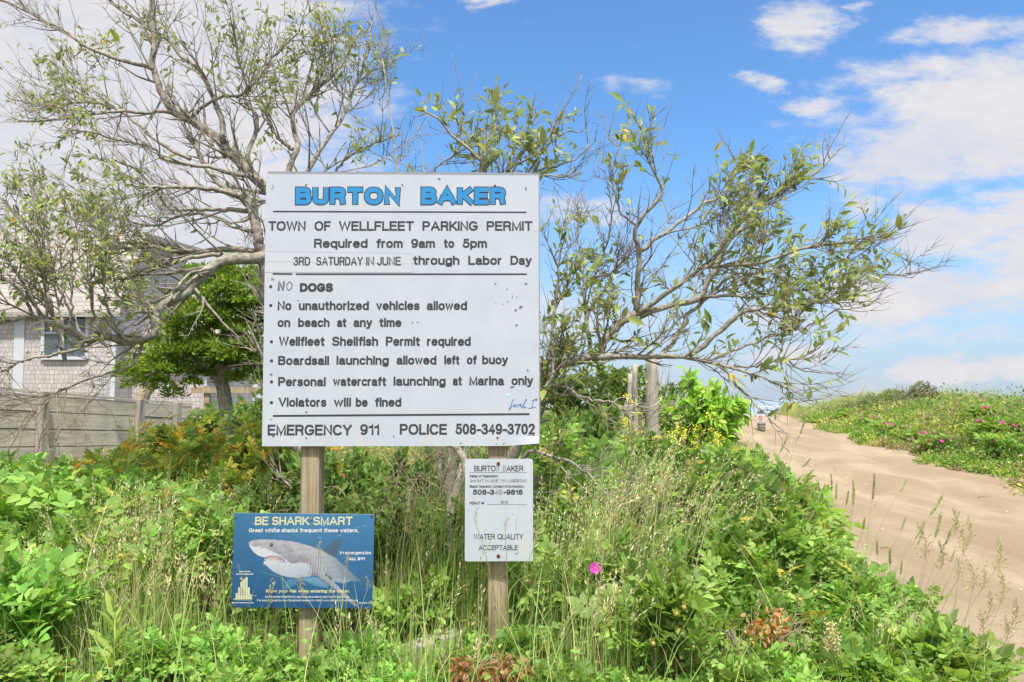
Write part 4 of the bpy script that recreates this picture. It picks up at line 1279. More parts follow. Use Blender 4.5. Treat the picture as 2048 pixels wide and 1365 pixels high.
def grow(PT, RD, n, t0, ln, ang, wig, lift, bias, K=6, rk=.62, rmin=.0016, rtip=.0011, jitL=.5, out=None):
    """n new branches off the branches PT"""
    length = np.linalg.norm(np.diff(PT, axis=1), axis=2).sum(1)
    idx = rng.choice(len(PT), n, p=length / length.sum())
    t = t0 + (1 - t0) * rng.random(n) ** .85
    p, r, T = interp_poly(PT, RD, idx, t)
    pr = perp(T, n)
    if out is not None:                                   # flatten: keep off the depth axis somewhat
        pr = norm(pr * np.array(out))
    a = R(ang) * (1 + .35 * rng.normal(size=n))[:, None]
    d = norm(np.cos(a) * T + np.sin(a) * pr + np.array(bias) * .35)
    L = ln * (1 - .68 * t) * np.exp(jitL * rng.normal(size=n) * .6)
    step = (L / (K - 1))[:, None]
    pts = [p]
    for k in range(K - 1):
        d = norm(d + wig * rng.normal(size=(n, 3)) + np.array([0, 0, lift]) + np.array(bias) * .06)
        pts.append(pts[-1] + d * step)
    Q = np.stack(pts, 1)
    r0 = np.clip(r * rk, rmin, None)
    rt = np.minimum(rtip, r0 * .7)
    RR = r0[:, None] * (1 - np.linspace(0, 1, K)[None]) ** .9 + rt[:, None]
    return Q, RR

def limbs_from(spec, K=26):
    PT, RD = [], []
    for pts, Y0, Y1, w0, w1 in spec:
        m = len(pts)
        arr = np.array([P(px, py, Y0 + (Y1 - Y0) * k / (m - 1)) for k, (px, py) in enumerate(pts)])
        q = resample(arr, K)
        s = np.linspace(0, 1, K)
        q[1:-1] += .0045 * rng.normal(size=(K - 2, 3)) * (1 + 0 * s[1:-1, None])
        yy = q[:, 1]
        PT.append(q); RD.append((w0 + (w1 - w0) * s) / 2 / FPX * yy)
    return np.stack(PT), np.stack(RD)

def cluster_prob(p, clusters, base):
    """how leafy a twig end is: leafy boughs are given by where they show, at any depth of the crown"""
    ux, vz = p[:, 0] / p[:, 1], (p[:, 2] - EYE) / p[:, 1]
    out = np.full(len(p), base)
    for px, py, r, *k in clusters:
        u, v = uv_dir(px, py); q = 1.22 * r / FPX
        d2 = ((ux - u) ** 2 + (vz - v) ** 2) / q ** 2
        out = np.maximum(out, (k[0] if k else 1.0) * np.exp(-np.clip(d2, 0, 30) ** 1.3 * .8))
    return out

def twig_leaves(PT, prob, per, size, cols, w, tpl=LEAF8, aspect=.35, t0=.25, droop=-.15):
    keep = rng.random(len(PT)) < prob
    PT = PT[keep]
    n = len(PT)
    if n == 0: return np.zeros((0, 3)), np.zeros((0, 3), int), np.zeros((0, 3))
    idx = np.repeat(np.arange(n), per)
    t = np.clip(np.tile(np.linspace(t0, 1, per), n) + .04 * rng.normal(size=n * per), 0, 1)
    p, _, T = interp_poly(PT, np.ones(PT.shape[:2]), idx, t)
    m = len(p)
    d = norm(.75 * T + .85 * perp(T, m) + np.array([0, 0, droop]) * rng.random((m, 1)) * 2)
    up = norm(np.array([0, -.35, 1.0]) + .75 * rng.normal(size=(m, 3)))
    L = size * np.exp(.28 * rng.normal(size=m))
    return leaf_cards(p, d, up, L, L * aspect * (1 + .15 * rng.normal(size=m)), tpl, palette(m, cols, w))

def put_wood(mb, PT, RD, sides):
    V, F = tubes(PT, RD, sides)
    mb.add(V, F)

TREE_COLS = [(.20, .26, .05), (.26, .31, .065), (.14, .20, .045), (.31, .32, .08), (.50, .30, .03)]
TREE_W = [4, 4, 2.5, 2, .25]

def tree(name, label, spec, clusters, base_pt, bias, n1, n2, n3, base, leaf, l1=.75, per=6, lush=.5, l2=.42, bare=None, group=None):
    PT, RD = limbs_from(spec)
    b0 = Vector(base_pt); off = np.array(b0)
    root = empty(name, b0, (0, 0, 0), label, 'tree', group)
    P1, R1 = grow(PT, RD, n1, .12, l1, 40, .085, .04, bias, 9, .40, .0028, .0014, out=(1, .8, 1))
    P2, R2 = grow(np.concatenate([P1]), R1, n2, .15, l2, 45, .12, .06, bias, 7, .55, .0016, .0009)
    P2b, R2b = grow(PT, RD, n2 // 4, .3, l2 * .95, 48, .12, .06, bias, 7, .4, .0017, .0009)
    P2 = np.concatenate([P2, P2b]); R2 = np.concatenate([R2, R2b])
    P3, R3 = grow(P2, R2, n3, .15, .20, 42, .10, .03, bias, 5, .7, .0011, .0008)
    if bare:                                              # drooping twigs with little on them
        PB, RB = limbs_from(bare, 16)
        Q, RQ = grow(PB, RB, 8 * len(bare), .25, .22, 35, .08, -.02, (.2, 0, -.1), 5, .6, .0013, .0008)
        P3 = np.concatenate([P3, Q]); R3 = np.concatenate([R3, RQ])
    tr = MB(); put_wood(tr, PT - off, RD, 9)
    if bare: put_wood(tr, PB - off, RB, 5)
    tr.build('trunk', M['bark'], root, True)
    br = MB(); put_wood(br, P1 - off, R1, 5); br.build('branch', M['bark'], root, True)
    tw = MB(); put_wood(tw, P2 - off, R2, 4); put_wood(tw, P3 - off, R3, 3); tw.build('twig', M['twig'], root, True)
    lf = MB()
    for Q, pp in ((P2, per), (P3, max(3, per - 2)), (P1, per + 1)):
        V, F, C = twig_leaves(Q, lush * cluster_prob(Q[:, -1], clusters, base), pp, leaf, TREE_COLS, TREE_W)
        lf.add(V - off, F, C)
    lf.build('foliage', M['tree_leaf'], root, True)
    return root

def big_tree():
    Y = 5.3
    spec = [
        ([(622, 1175), (616, 960), (585, 800), (556, 660), (540, 560), (526, 512)], 5.15, 5.2, 44, 30),                                     # trunk behind the sign
        ([(556, 700), (600, 560), (590, 450), (560, 400), (523, 368), (491, 336), (455, 297), (427, 273), (380, 241), (348, 226)], 5.2, 5.4, 34, 15),
        ([(526, 512), (518, 490), (514, 459), (498, 411), (485, 392)], 5.2, 5.1, 22, 17),
        ([(485, 392), (443, 382), (396, 376), (340, 374), (312, 376), (250, 372)], 5.1, 4.7, 12, 5),
        ([(485, 392), (451, 380), (419, 344), (400, 313), (388, 281), (360, 240)], 5.1, 5.5, 14, 5),
        ([(495, 423), (435, 419), (376, 419), (336, 415), (317, 388), (277, 344), (230, 320)], 5.15, 4.8, 10, 4),
        ([(506, 463), (467, 453), (435, 435), (396, 427), (348, 435), (309, 451), (250, 440), (190, 430)], 5.15, 5.6, 8, 3),
        ([(348, 226), (317, 222), (285, 227), (237, 222), (150, 235), (80, 240)], 5.4, 5.0, 8, 3),
        ([(348, 226), (328, 198), (313, 158), (305, 131), (309, 91), (305, 40), (301, -10), (296, -90)], 5.4, 5.5, 14, 8),
        ([(305, 138), (253, 123), (190, 103), (138, 67), (87, 40), (20, 8), (-60, -30)], 5.4, 5.9, 9, 4),
        ([(447, 285), (443, 245), (427, 194), (400, 142), (364, 115), (340, 83), (313, 67), (277, 40), (237, 16), (190, -30)], 5.3, 5.7, 12, 5),
        ([(380, 241), (419, 206), (455, 192), (487, 190), (491, 158), (475, 111), (471, 71), (460, 10)], 5.4, 5.0, 7, 3),
        ([(495, 335), (499, 297), (514, 253), (510, 226), (490, 195), (520, 150), (560, 100), (600, 60)], 5.3, 5.6, 10, 3),
        ([(523, 358), (467, 348), (435, 340), (380, 328), (332, 322), (309, 297), (253, 285), (200, 270), (130, 255)], 5.3, 4.9, 10, 3),
        ([(380, 318), (332, 293), (285, 257), (245, 225), (198, 206), (150, 206), (80, 213), (10, 190)], 5.2, 5.7, 9, 3),
        ([(565, 420), (578, 345), (593, 293), (586, 245), (590, 222), (625, 186), (665, 150), (688, 119), (720, 60)], 5.3, 5.6, 14, 4),
        ([(586, 300), (554, 273), (534, 241)], 5.4, 5.3, 9, 5),
        ([(580, 430), (629, 320), (673, 253), (696, 206), (732, 119), (745, 40)], 5.3, 5.9, 11, 3),
        ([(640, 400), (690, 320), (740, 290), (800, 270)], 5.4, 5.2, 7, 2),
        ([(530, 513), (524, 514), (469, 520), (425, 534), (396, 558), (372, 584), (337, 605), (312, 622), (308, 669), (252, 684), (229, 678), (205, 672), (170, 681)], 5.2, 4.6, 24, 15),
        ([(170, 681), (141, 660), (103, 646), (67, 634), (0, 643), (-80, 640)], 4.6, 4.3, 13, 7),
        ([(170, 681), (150, 700), (100, 712), (50, 722), (0, 745)], 4.6, 4.3, 8, 4),
        ([(526, 508), (469, 498), (410, 502), (352, 502), (305, 493), (258, 499), (200, 480), (120, 460)], 5.2, 5.3, 13, 5),
        ([(498, 511), (425, 511), (375, 517), (337, 531), (290, 545), (240, 560)], 5.2, 4.9, 11, 5),
        ([(305, 493), (293, 487), (264, 446), (229, 423), (205, 402), (160, 380)], 5.3, 5.0, 6, 3),
        ([(425, 534), (380, 550), (350, 580), (320, 600), (280, 612), (230, 600)], 5.0, 4.6, 7, 3),
        ([(252, 684), (225, 640), (210, 600), (205, 560), (200, 510)], 4.7, 4.5, 7, 3),
        ([(140, 660), (144, 600), (143, 540), (150, 490)], 4.6, 4.5, 5, 3),
        ([(310, 640), (280, 700), (262, 730), (225, 745), (170, 760), (110, 790), (75, 830)], 4.9, 4.5, 6, 3),
        ([(130, 720), (88, 560), (88, 470), (91, 440), (35, 435), (0, 391), (-60, 350)], 4.6, 4.9, 8, 5),
        ([(170, 681), (130, 600), (100, 540), (60, 480), (40, 430)], 4.6, 4.8, 6, 2),
        ([(205, 672), (180, 600), (190, 540), (240, 470), (250, 440)], 4.6, 4.4, 6, 2),
        ([(103, 646), (60, 600), (30, 540), (-20, 500)], 4.5, 4.3, 6, 2),
        ([(67, 634), (40, 580), (10, 560), (-50, 540)], 4.5, 4.4, 7, 4),
    ]
    cl = [(70, 110, 50), (130, 135, 75, .9), (150, 170, 60, .9), (200, 80, 40), (260, 75, 50, .9), (410, 75, 60, .8), (490, 30, 60), (490, 110, 60, .8), (610, 40, 50), (640, 55, 55), (700, 90, 60),
          (720, 120, 60), (590, 140, 55), (560, 175, 50), (130, 365, 100), (90, 400, 75), (185, 385, 60), (20, 290, 55), (40, 330, 40), (620, 300, 60), (545, 325, 60), (710, 305, 60), (770, 310, 45),
          (120, 500, 90, .95), (60, 560, 90), (200, 535, 90), (250, 580, 95), (305, 560, 65), (180, 620, 65), (320, 620, 50), (330, 690, 55), (30, 480, 60), (-60, 560, 90), (420, 450, 30, .5), (390, 50, 40)]
    b = P(560, 1000, 5.15); b.z = gz(b.x, b.y)
    return tree('spreading_tree', 'large half bare tree with long grey limbs fanning out left of the big white board', spec, cl, b, (-.38, 0, .30), 235, 1250, 3900, .02, .047, .70, 6, .46, .40)
big_tree()

def middle_tree():
    spec = [
        ([(890, 1190), (897, 980), (915, 800), (930, 600), (950, 450), (961, 344), (961, 320), (928, 290), (901, 266), (877, 238), (841, 219)], 4.7, 4.6, 30, 3),
        ([(945, 480), (965, 400), (971, 341), (977, 238), (977, 185)], 4.7, 4.9, 8, 1.6),
        ([(935, 560), (985, 420), (1015, 344), (1045, 322), (1080, 303), (1107, 257), (1134, 206), (1165, 150)], 4.7, 4.5, 9, 1.4),
        ([(1000, 420), (1058, 344), (1085, 303), (1120, 268), (1165, 263)], 4.7, 4.8, 7, 2),
        ([(1010, 440), (1077, 346), (1112, 333), (1153, 317), (1194, 280)], 4.7, 4.6, 7, 2),
        ([(1010, 460), (1077, 360), (1126, 355), (1164, 344)], 4.7, 4.5, 6, 2),
        ([(1015, 360), (1047, 300), (1020, 252), (990, 185)], 4.7, 4.9, 5, 2),
        ([(880, 1150), (872, 800), (815, 450), (793, 341), (787, 279), (774, 184), (765, 120)], 4.9, 5.2, 12, 2.4),
        ([(890, 800), (860, 400), (846, 341), (846, 300), (835, 250)], 4.9, 5.0, 7, 2),
        ([(850, 420), (870, 340), (930, 300), (990, 285)], 4.9, 4.8, 5, 2),
        ([(880, 1200), (896, 1040), (925, 950), (930, 925), (905, 890), (870, 860)], 4.2, 4.4, 22, 14),
    ]
    cl = [(890, 232, 35), (930, 270, 40), (955, 292, 40), (1050, 262, 50), (1070, 285, 40, .9), (1155, 272, 30), (1100, 315, 40), (868, 218, 30), (975, 195, 28), (1000, 235, 30, .8)]
    b = P(900, 1040, 4.7); b.z = gz(b.x, b.y)
    return tree('slender_tree', 'slender leafy stems rising behind the top edge of the big white board', spec, cl, b, (.1, 0, .45), 50, 240, 600, .02, .062, .36, 6, .5, .28)
middle_tree()

def right_tree():
    spec = [
        ([(985, 1200), (1008, 980), (1040, 880), (1085, 785), (1130, 728), (1200, 716), (1290, 714), (1380, 718), (1450, 732), (1515, 752)], 4.5, 4.0, 34, 4),
        ([(1130, 728), (1195, 712), (1210, 680), (1240, 650), (1273, 626)], 4.45, 4.4, 20, 15),
        ([(1273, 626), (1276, 560), (1279, 496), (1271, 454), (1323, 386), (1310, 351), (1289, 279), (1266, 225)], 4.4, 4.2, 13, 2.2),
        ([(1279, 504), (1334, 462), (1388, 424), (1411, 405), (1441, 393), (1470, 350), (1500, 320)], 4.35, 4.5, 9, 3),
        ([(1273, 630), (1327, 592), (1376, 557), (1411, 534), (1517, 527), (1600, 500), (1700, 480), (1775, 466)], 4.4, 4.0, 11, 3),
        ([(1281, 633), (1342, 611), (1399, 597), (1418, 561), (1433, 534), (1456, 485), (1506, 439), (1544, 393), (1632, 345), (1690, 288)], 4.4, 4.6, 13, 3),
        ([(1399, 597), (1460, 592), (1529, 592), (1632, 578), (1700, 545), (1800, 552)], 4.45, 4.2, 7, 2),
        ([(1315, 714), (1329, 706), (1363, 656), (1376, 630), (1420, 590), (1460, 550), (1500, 500), (1540, 470)], 4.3, 4.7, 11, 3),
        ([(1372, 716), (1429, 674), (1463, 640), (1498, 622), (1582, 612), (1632, 603), (1710, 600)], 4.2, 4.0, 12, 3),
        ([(1180, 720), (1175, 640), (1170, 565), (1220, 550), (1250, 515), (1266, 480)], 4.5, 4.6, 9, 4),
        ([(1170, 600), (1165, 540), (1155, 470), (1160, 420)], 4.5, 4.6, 5, 2),
        ([(1450, 732), (1500, 735), (1560, 720), (1620, 745), (1680, 745)], 4.1, 3.9, 6, 2),
        ([(1429, 718), (1500, 690), (1560, 665), (1620, 650), (1690, 610)], 4.1, 4.0, 6, 2),
        ([(1273, 454), (1240, 420), (1225, 350), (1240, 280)], 4.35, 4.4, 5, 2),
        ([(1085, 785), (1100, 700), (1110, 620), (1120, 520), (1135, 430)], 4.4, 4.2, 8, 2),
        ([(1120, 740), (1140, 780), (1180, 800), (1230, 810), (1290, 870)], 4.3, 4.0, 7, 3),
        ([(1012, 960), (1060, 905), (1110, 915), (1160, 935), (1210, 985), (1260, 1030)], 4.2, 3.9, 9, 3),
        ([(1075, 810), (1096, 770), (1110, 745)], 4.1, 4.05, 13, 8),
    ]
    cl = [(1270, 255, 40), (1310, 330, 55), (1240, 345, 40, .9), (1372, 300, 40), (1485, 335, 55), (1612, 315, 65), (1560, 385, 60), (1500, 430, 55, .8), (1440, 395, 50, .8), (1700, 470, 75), (1625, 490, 65),
          (1560, 540, 70), (1690, 560, 50), (1690, 605, 50), (1630, 640, 65), (1600, 690, 65), (1500, 600, 50), (1430, 520, 60, .6), (1130, 600, 80), (1180, 560, 60), (1200, 650, 70), (1140, 700, 90),
          (1240, 690, 45, .7), (1420, 690, 45, .7), (1500, 700, 60), (1590, 735, 45), (1125, 455, 40), (1105, 790, 60, .8), (1155, 750, 50, .7), (1560, 610, 50, .8), (1340, 590, 50, .6), (1390, 480, 50, .6)]
    b = P(1000, 1000, 4.5); b.z = gz(b.x, b.y)
    return tree('leaning_tree', 'leafy leaning tree spreading out right of the big white board over the track', spec, cl, b, (.20, 0, .38), 125, 700, 2300, .06, .055, .42, 6, .37, .30,
                bare=[([(1515, 752), (1570, 775), (1620, 800), (1655, 822)], 4.05, 3.9, 4, 1.4), ([(1440, 735), (1500, 795), (1545, 850), (1580, 905)], 4.1, 3.8, 4, 1.4), ([(1490, 745), (1560, 765), (1640, 770), (1700, 790)], 4.05, 3.9, 3, 1.2), ([(1400, 722), (1470, 770), (1520, 805), (1560, 830)], 4.1, 3.9, 3, 1.2)])
right_tree()

# ------------------------------------------------------------------ dark cedar behind the board
def cedar():
    Y = 11.0
    b = P(450, 860, Y); b.z = gz(b.x, Y)
    off = np.array(b)
    root = empty('cedar_tree', b, (0, 0, 0), 'dense dark green cedar with flat sprays between the house and the big board', 'tree')
    spec = [([(455, 870), (450, 800), (440, 740), (452, 660), (470, 560)], 11, 11, 34, 8), ([(445, 760), (400, 740), (350, 735), (290, 752)], 11, 10.6, 14, 5), ([(448, 700), (400, 660), (350, 640)], 11, 10.5, 14, 4),
            ([(450, 690), (510, 640), (560, 600)], 11, 10.8, 12, 4), ([(455, 640), (420, 590), (390, 560)], 11, 10.8, 10, 3), ([(446, 740), (500, 720), (550, 715)], 11, 10.7, 12, 4)]
    PT, RD = limbs_from(spec)
    tr = MB(); put_wood(tr, PT - off, RD, 8); tr.build('trunk', M['bark'], root, True)
    cl = []
    rows = [(548, 440, 560), (575, 390, 590), (605, 350, 600), (640, 335, 610), (675, 325, 610), (705, 300, 600), (735, 300, 600), (755, 260, 360), (750, 470, 580)]
    for py, xa, xb in rows:
        for px in np.arange(xa, xb, 26):
            for dy in (-.55, -.2, .25):
                c = P(px + rng.normal() * 10, py + rng.normal() * 17, Y + dy + rng.normal() * .12)
                cl.append((*c, rng.uniform(.07, .23)))
    cl = np.array(cl)
    n = 150
    idx = np.repeat(np.arange(len(cl)), n)
    d = rand_unit(len(idx)); d[:, 2] = np.abs(d[:, 2]) * .8 - .12
    rr = rng.random(len(idx)) ** .45
    p = cl[idx, :3] + d * (cl[idx, 3] * rr)[:, None] * np.array([1.15, 1.1, 1.0])
    dirv = norm(d + .45 * rng.normal(size=d.shape) + np.array([0, -.1, .25]))
    L = .075 * np.exp(.25 * rng.normal(size=len(idx)))
    C = palette(len(idx), [(.17, .29, .028), (.22, .36, .04), (.11, .20, .025), (.29, .40, .05)], [4, 3, 2, 1.6], .2)
    V, F, C = leaf_cards(p, dirv, rand_unit(len(idx)), L, L * .38, LEAF4, C)
    lf = MB(); lf.add(V - off, F, C); lf.build('foliage', M['rose_leaf'], root, True)
cedar()

# ------------------------------------------------------------------ shrubs
def cane_bush(h, r, canes, shoots, spread=.18, shoot_len=.24, lean=(0, 0), thick=.006):
    """arching canes and their side shoots, base at the origin"""
    K = 9
    an = rng.random(canes) * 2 * math.pi
    rho = r * np.sqrt(rng.random(canes)) 
    base = np.stack([np.cos(an), np.sin(an), 0 * an], -1) * (rho * spread)[:, None]
    end = np.stack([np.cos(an) * rho + lean[0], np.sin(an) * rho + lean[1], h * (1 - .38 * (rho / r) ** 2) * rng.uniform(.72, 1.03, canes)], -1)
    ctl = base * .5 + end * .5; ctl[:, 2] = end[:, 2] * rng.uniform(.75, 1.0, canes); ctl[:, :2] = base[:, :2] * .75 + end[:, :2] * .25
    t = np.linspace(0, 1, K)[None, :, None]
    PT = (1 - t) ** 2 * base[:, None] + 2 * t * (1 - t) * ctl[:, None] + t ** 2 * end[:, None]
    PT[:, 1:] += .012 * rng.normal(size=PT[:, 1:].shape)
    RD = thick * (1 - .6 * np.linspace(0, 1, K))[None] * rng.uniform(.7, 1.2, (canes, 1))
    Q, RQ = grow(PT, RD, shoots, .30, shoot_len, 45, .10, .06, (0, 0, .25), 6, .6, .0018, .0011)
    return PT, RD, Q, RQ

def compound_leaves(mb, PT, per, t0, ln, pairs, size, aspect, cols, w, tpl=LEAF8, flatness=.55, stems=None):
    n = len(PT); idx = np.repeat(np.arange(n), per)
    t = np.clip(np.tile(np.linspace(t0, 1, per), n) + .05 * rng.normal(size=n * per), 0, 1)
    p, _, T = interp_poly(PT, np.ones(PT.shape[:2]), idx, t)
    m = len(p)
    ra = norm(.5 * T + .9 * perp(T, m) + np.array([0, 0, .28]))
    L = ln * np.exp(.22 * rng.normal(size=m))
    up = norm(np.array([0, -.22, 1.0]) + flatness * rng.normal(size=(m, 3)))
    up = norm(up - (up * ra).sum(-1, keepdims=True) * ra)
    sd = np.cross(ra, up)
    colr = palette(m, cols, w, .14)
    pos, dr, nr, sz, cc = [], [], [], [], []
    for j in range(pairs):
        f = .42 + .50 * j / max(pairs - 1, 1) * .9
        q = p + ra * (L * f)[:, None] - up * (L * .10 * f * f)[:, None]
        for s in (1, -1):
            pos.append(q); dr.append(norm(ra * .55 + sd * s * .85 + .14 * rng.normal(size=(m, 3)))); nr.append(norm(up - sd * s * .28 + .22 * rng.normal(size=(m, 3))))
            sz.append(size * (.82 + .3 * j / max(pairs, 1)) * (L / ln)); cc.append(colr)
    pos.append(p + ra * L[:, None] * .95 - up * (L * .10)[:, None]); dr.append(norm(ra + .1 * rng.normal(size=(m, 3)))); nr.append(norm(up + .2 * rng.normal(size=(m, 3)))); sz.append(size * 1.15 * (L / ln)); cc.append(colr)
    pos = np.concatenate(pos); sz = np.concatenate(sz) * np.exp(.1 * rng.normal(size=len(pos)))
    C = np.concatenate(cc) * (1 + .13 * rng.normal(size=(len(pos), 1)))
    V, F, C = leaf_cards(pos, np.concatenate(dr), np.concatenate(nr), sz, sz * aspect, tpl, np.clip(C, .004, .95))
    mb.add(V, F, C)
    if stems is not None:
        e = p + ra * L[:, None] - up * (L * .09)[:, None]
        V, F = tubes(np.stack([p, (p + e) / 2 + up * (L * .02)[:, None], e], 1), np.full((m, 3), .0011), 3, False)
        stems.add(V, F, (.22, .24, .07))

ROSE = [(.22, .37, .065), (.29, .45, .09), (.155, .28, .05), (.36, .49, .11), (.48, .42, .07)]
ROSE_W = [4, 4, 2, 1.6, .25]
BRAM = [(.20, .29, .04), (.29, .35, .05), (.14, .22, .04), (.48, .31, .04), (.54, .24, .035), (.38, .38, .06)]
BRAM_W = [3.2, 3.5, 2, 1.5, .8, 2.2]
DARK = [(.12, .215, .04), (.16, .26, .05), (.20, .30, .06), (.09, .17, .035), (.38, .30, .05)]
DARK_W = [3, 3, 2, 2, .3]

def stem_cols(mb, PT, RD, sides, c0, c1):
    V, F = tubes(PT, RD, sides, False)
    n = PT.shape[0] * PT.shape[1] * sides
    f = rng.random(PT.shape[0])
    C = np.repeat(np.array(c0)[None] * (1 - f[:, None]) + np.array(c1)[None] * f[:, None], PT.shape[1] * sides, 0)
    mb.add(V, F, C)

def shrub_proto(kind):
    st = MB(); lf = MB()
    if kind == 'rose':
        PT, RD, Q, RQ = cane_bush(1.0, .80, 15, 78, .22, .30)
        stem_cols(st, PT, RD * 1.1, 5, (.22, .15, .08), (.30, .24, .13)); stem_cols(st, Q, RQ * 1.1, 4, (.20, .20, .07), (.26, .16, .07))
        compound_leaves(lf, Q, 7, .15, .19, 3, .066, .60, ROSE, ROSE_W, LEAF8, .5, st)
        compound_leaves(lf, PT, 5, .45, .19, 3, .066, .60, ROSE, ROSE_W, LEAF8, .5, st)
    elif kind == 'rose_low':
        PT, RD, Q, RQ = cane_bush(1.0, .85, 13, 44, .35, .36)
        stem_cols(st, PT, RD * 1.5, 5, (.22, .15, .08), (.30, .24, .13)); stem_cols(st, Q, RQ * 1.5, 4, (.20, .20, .07), (.26, .16, .07))
        compound_leaves(lf, Q, 7, .12, .32, 3, .112, .60, ROSE, ROSE_W, LEAF8, .45, st)
        compound_leaves(lf, PT, 5, .35, .32, 3, .112, .60, ROSE, ROSE_W, LEAF8, .45, st)
    elif kind == 'bramble':
        PT, RD, Q, RQ = cane_bush(1.0, .85, 20, 110, .35, .26)
        stem_cols(st, PT, RD, 4, (.25, .13, .08), (.32, .28, .10)); stem_cols(st, Q, RQ, 3, (.30, .16, .08), (.28, .26, .08))
        compound_leaves(lf, Q, 8, .15, .105, 3, .046, .48, BRAM, BRAM_W, LEAF6, .7, None)
        compound_leaves(lf, PT, 7, .35, .105, 3, .046, .48, BRAM, BRAM_W, LEAF6, .7, None)
    elif kind == 'thicket':
        PT, RD, Q, RQ = cane_bush(1.0, .70, 14, 120, .4, .34)
        Q2, RQ2 = grow(Q, RQ, 260, .2, .16, 45, .1, .03, (0, 0, .1), 5, .7, .0014, .001)
        stem_cols(st, PT, RD * 1.3, 5, (.16, .13, .10), (.25, .21, .16)); stem_cols(st, Q, RQ * 1.3, 4, (.2, .16, .12), (.26, .22, .16)); stem_cols(st, Q2, RQ2 * 1.2, 3, (.2, .16, .12), (.26, .22, .16))
        for X, k in ((Q, 7), (Q2, 6)):
            V, F, C = twig_leaves(X, np.full(len(X), .85), k, .072, DARK, DARK_W, LEAF8, .45, .1, -.1); lf.add(V, F, C)
    elif kind == 'laurel':
        PT, RD, Q, RQ = cane_bush(1.0, .52, 22, 210, .3, .26)
        stem_cols(st, PT, RD * 1.2, 5, (.2, .15, .10), (.24, .2, .12)); stem_cols(st, Q, RQ, 3, (.22, .2, .08), (.26, .22, .1))
        V, F, C = twig_leaves(Q, np.full(len(Q), 1.0), 12, .085, [(.30, .46, .05), (.36, .52, .07), (.21, .36, .05), (.42, .55, .10)], [4, 3, 2, 1], LEAF8, .36, .1, -.25)
        lf.add(V, F, C)
    return st.build(kind, M['stem'], None, True), lf.build(kind, M['rose_leaf'], None, True)

# flower and hip parts of the beach roses
def flower_mesh():
    b = MB()
    for k in range(5):
        a = 2 * math.pi * k / 5
        n = 5
        rows = []
        for i in range(4):
            t = i / 3
            w = .019 * math.sin(math.pi * (.15 + .72 * t)) * 1.15
            rr = .004 + .034 * t; zz = .004 + .014 * t ** 1.5
            for j in range(n):
                s = (j / (n - 1) - .5) * 2
                x, y, z = rr, s * w, zz + .004 * abs(s) + .003 * math.sin(5 * s + k)
                rows.append((x * math.cos(a) - y * math.sin(a), x * math.sin(a) + y * math.cos(a), z))
        i = np.arange(3)[:, None] * n + np.arange(n - 1)[None]
        col = np.array([.58, .045, .34]) * (1 + .12 * rng.normal())
        b.add(rows, np.stack([i, i + 1, i + 1 + n, i + n], -1).reshape(-1, 4), np.clip(col, 0, 1))
    d = rand_unit(26); d[:, 2] = np.abs(d[:, 2]) + .4
    V, F, C = leaf_cards(np.zeros((26, 3)) + np.array([0, 0, .006]), norm(d), rand_unit(26), .012, .004, LEAF4, np.tile([.75, .55, .06], (26, 1)))
    b.add(V, F, C)
    me = b.build('flower', M['petal'], None, True)
    return me
def hip_mesh():
    b = MB()
    n = 12
    prof = [(.001, -.013), (.009, -.011), (.0135, -.004), (.0140, .003), (.011, .010), (.006, .0125), (.004, .015)]
    a = np.arange(n) / n * 2 * math.pi
    V = np.concatenate([np.stack([r * np.cos(a), r * np.sin(a), np.full(n, z)], -1) for r, z in prof])
    F = [(k * n + i, k * n + (i + 1) % n, (k + 1) * n + (i + 1) % n, (k + 1) * n + i) for k in range(len(prof) - 1) for i in range(n)]
    b.add(V, np.array(F))
    an = np.arange(5) / 5 * 2 * math.pi
    for q in an:
        pts = np.array([[(.004 * math.cos(q), .004 * math.sin(q), .013), (.010 * math.cos(q), .010 * math.sin(q), .020), (.020 * math.cos(q + .3), .020 * math.sin(q + .3), .030)]])
        V, F = tubes(pts, np.array([[.0018, .0016, .0005]]), 4); b.add(V, F)
    return b.build('rose_hip', M['hip'], None, True)
FLOWER = flower_mesh(); HIP = hip_mesh()
PROTO = {'rose_low': [shrub_proto('rose_low') for _ in range(4)], 'rose': [shrub_proto('rose') for _ in range(5)], 'bramble': [shrub_proto('bramble') for _ in range(3)],
         'thicket': [shrub_proto('thicket') for _ in range(2)], 'laurel': [shrub_proto('laurel')]}

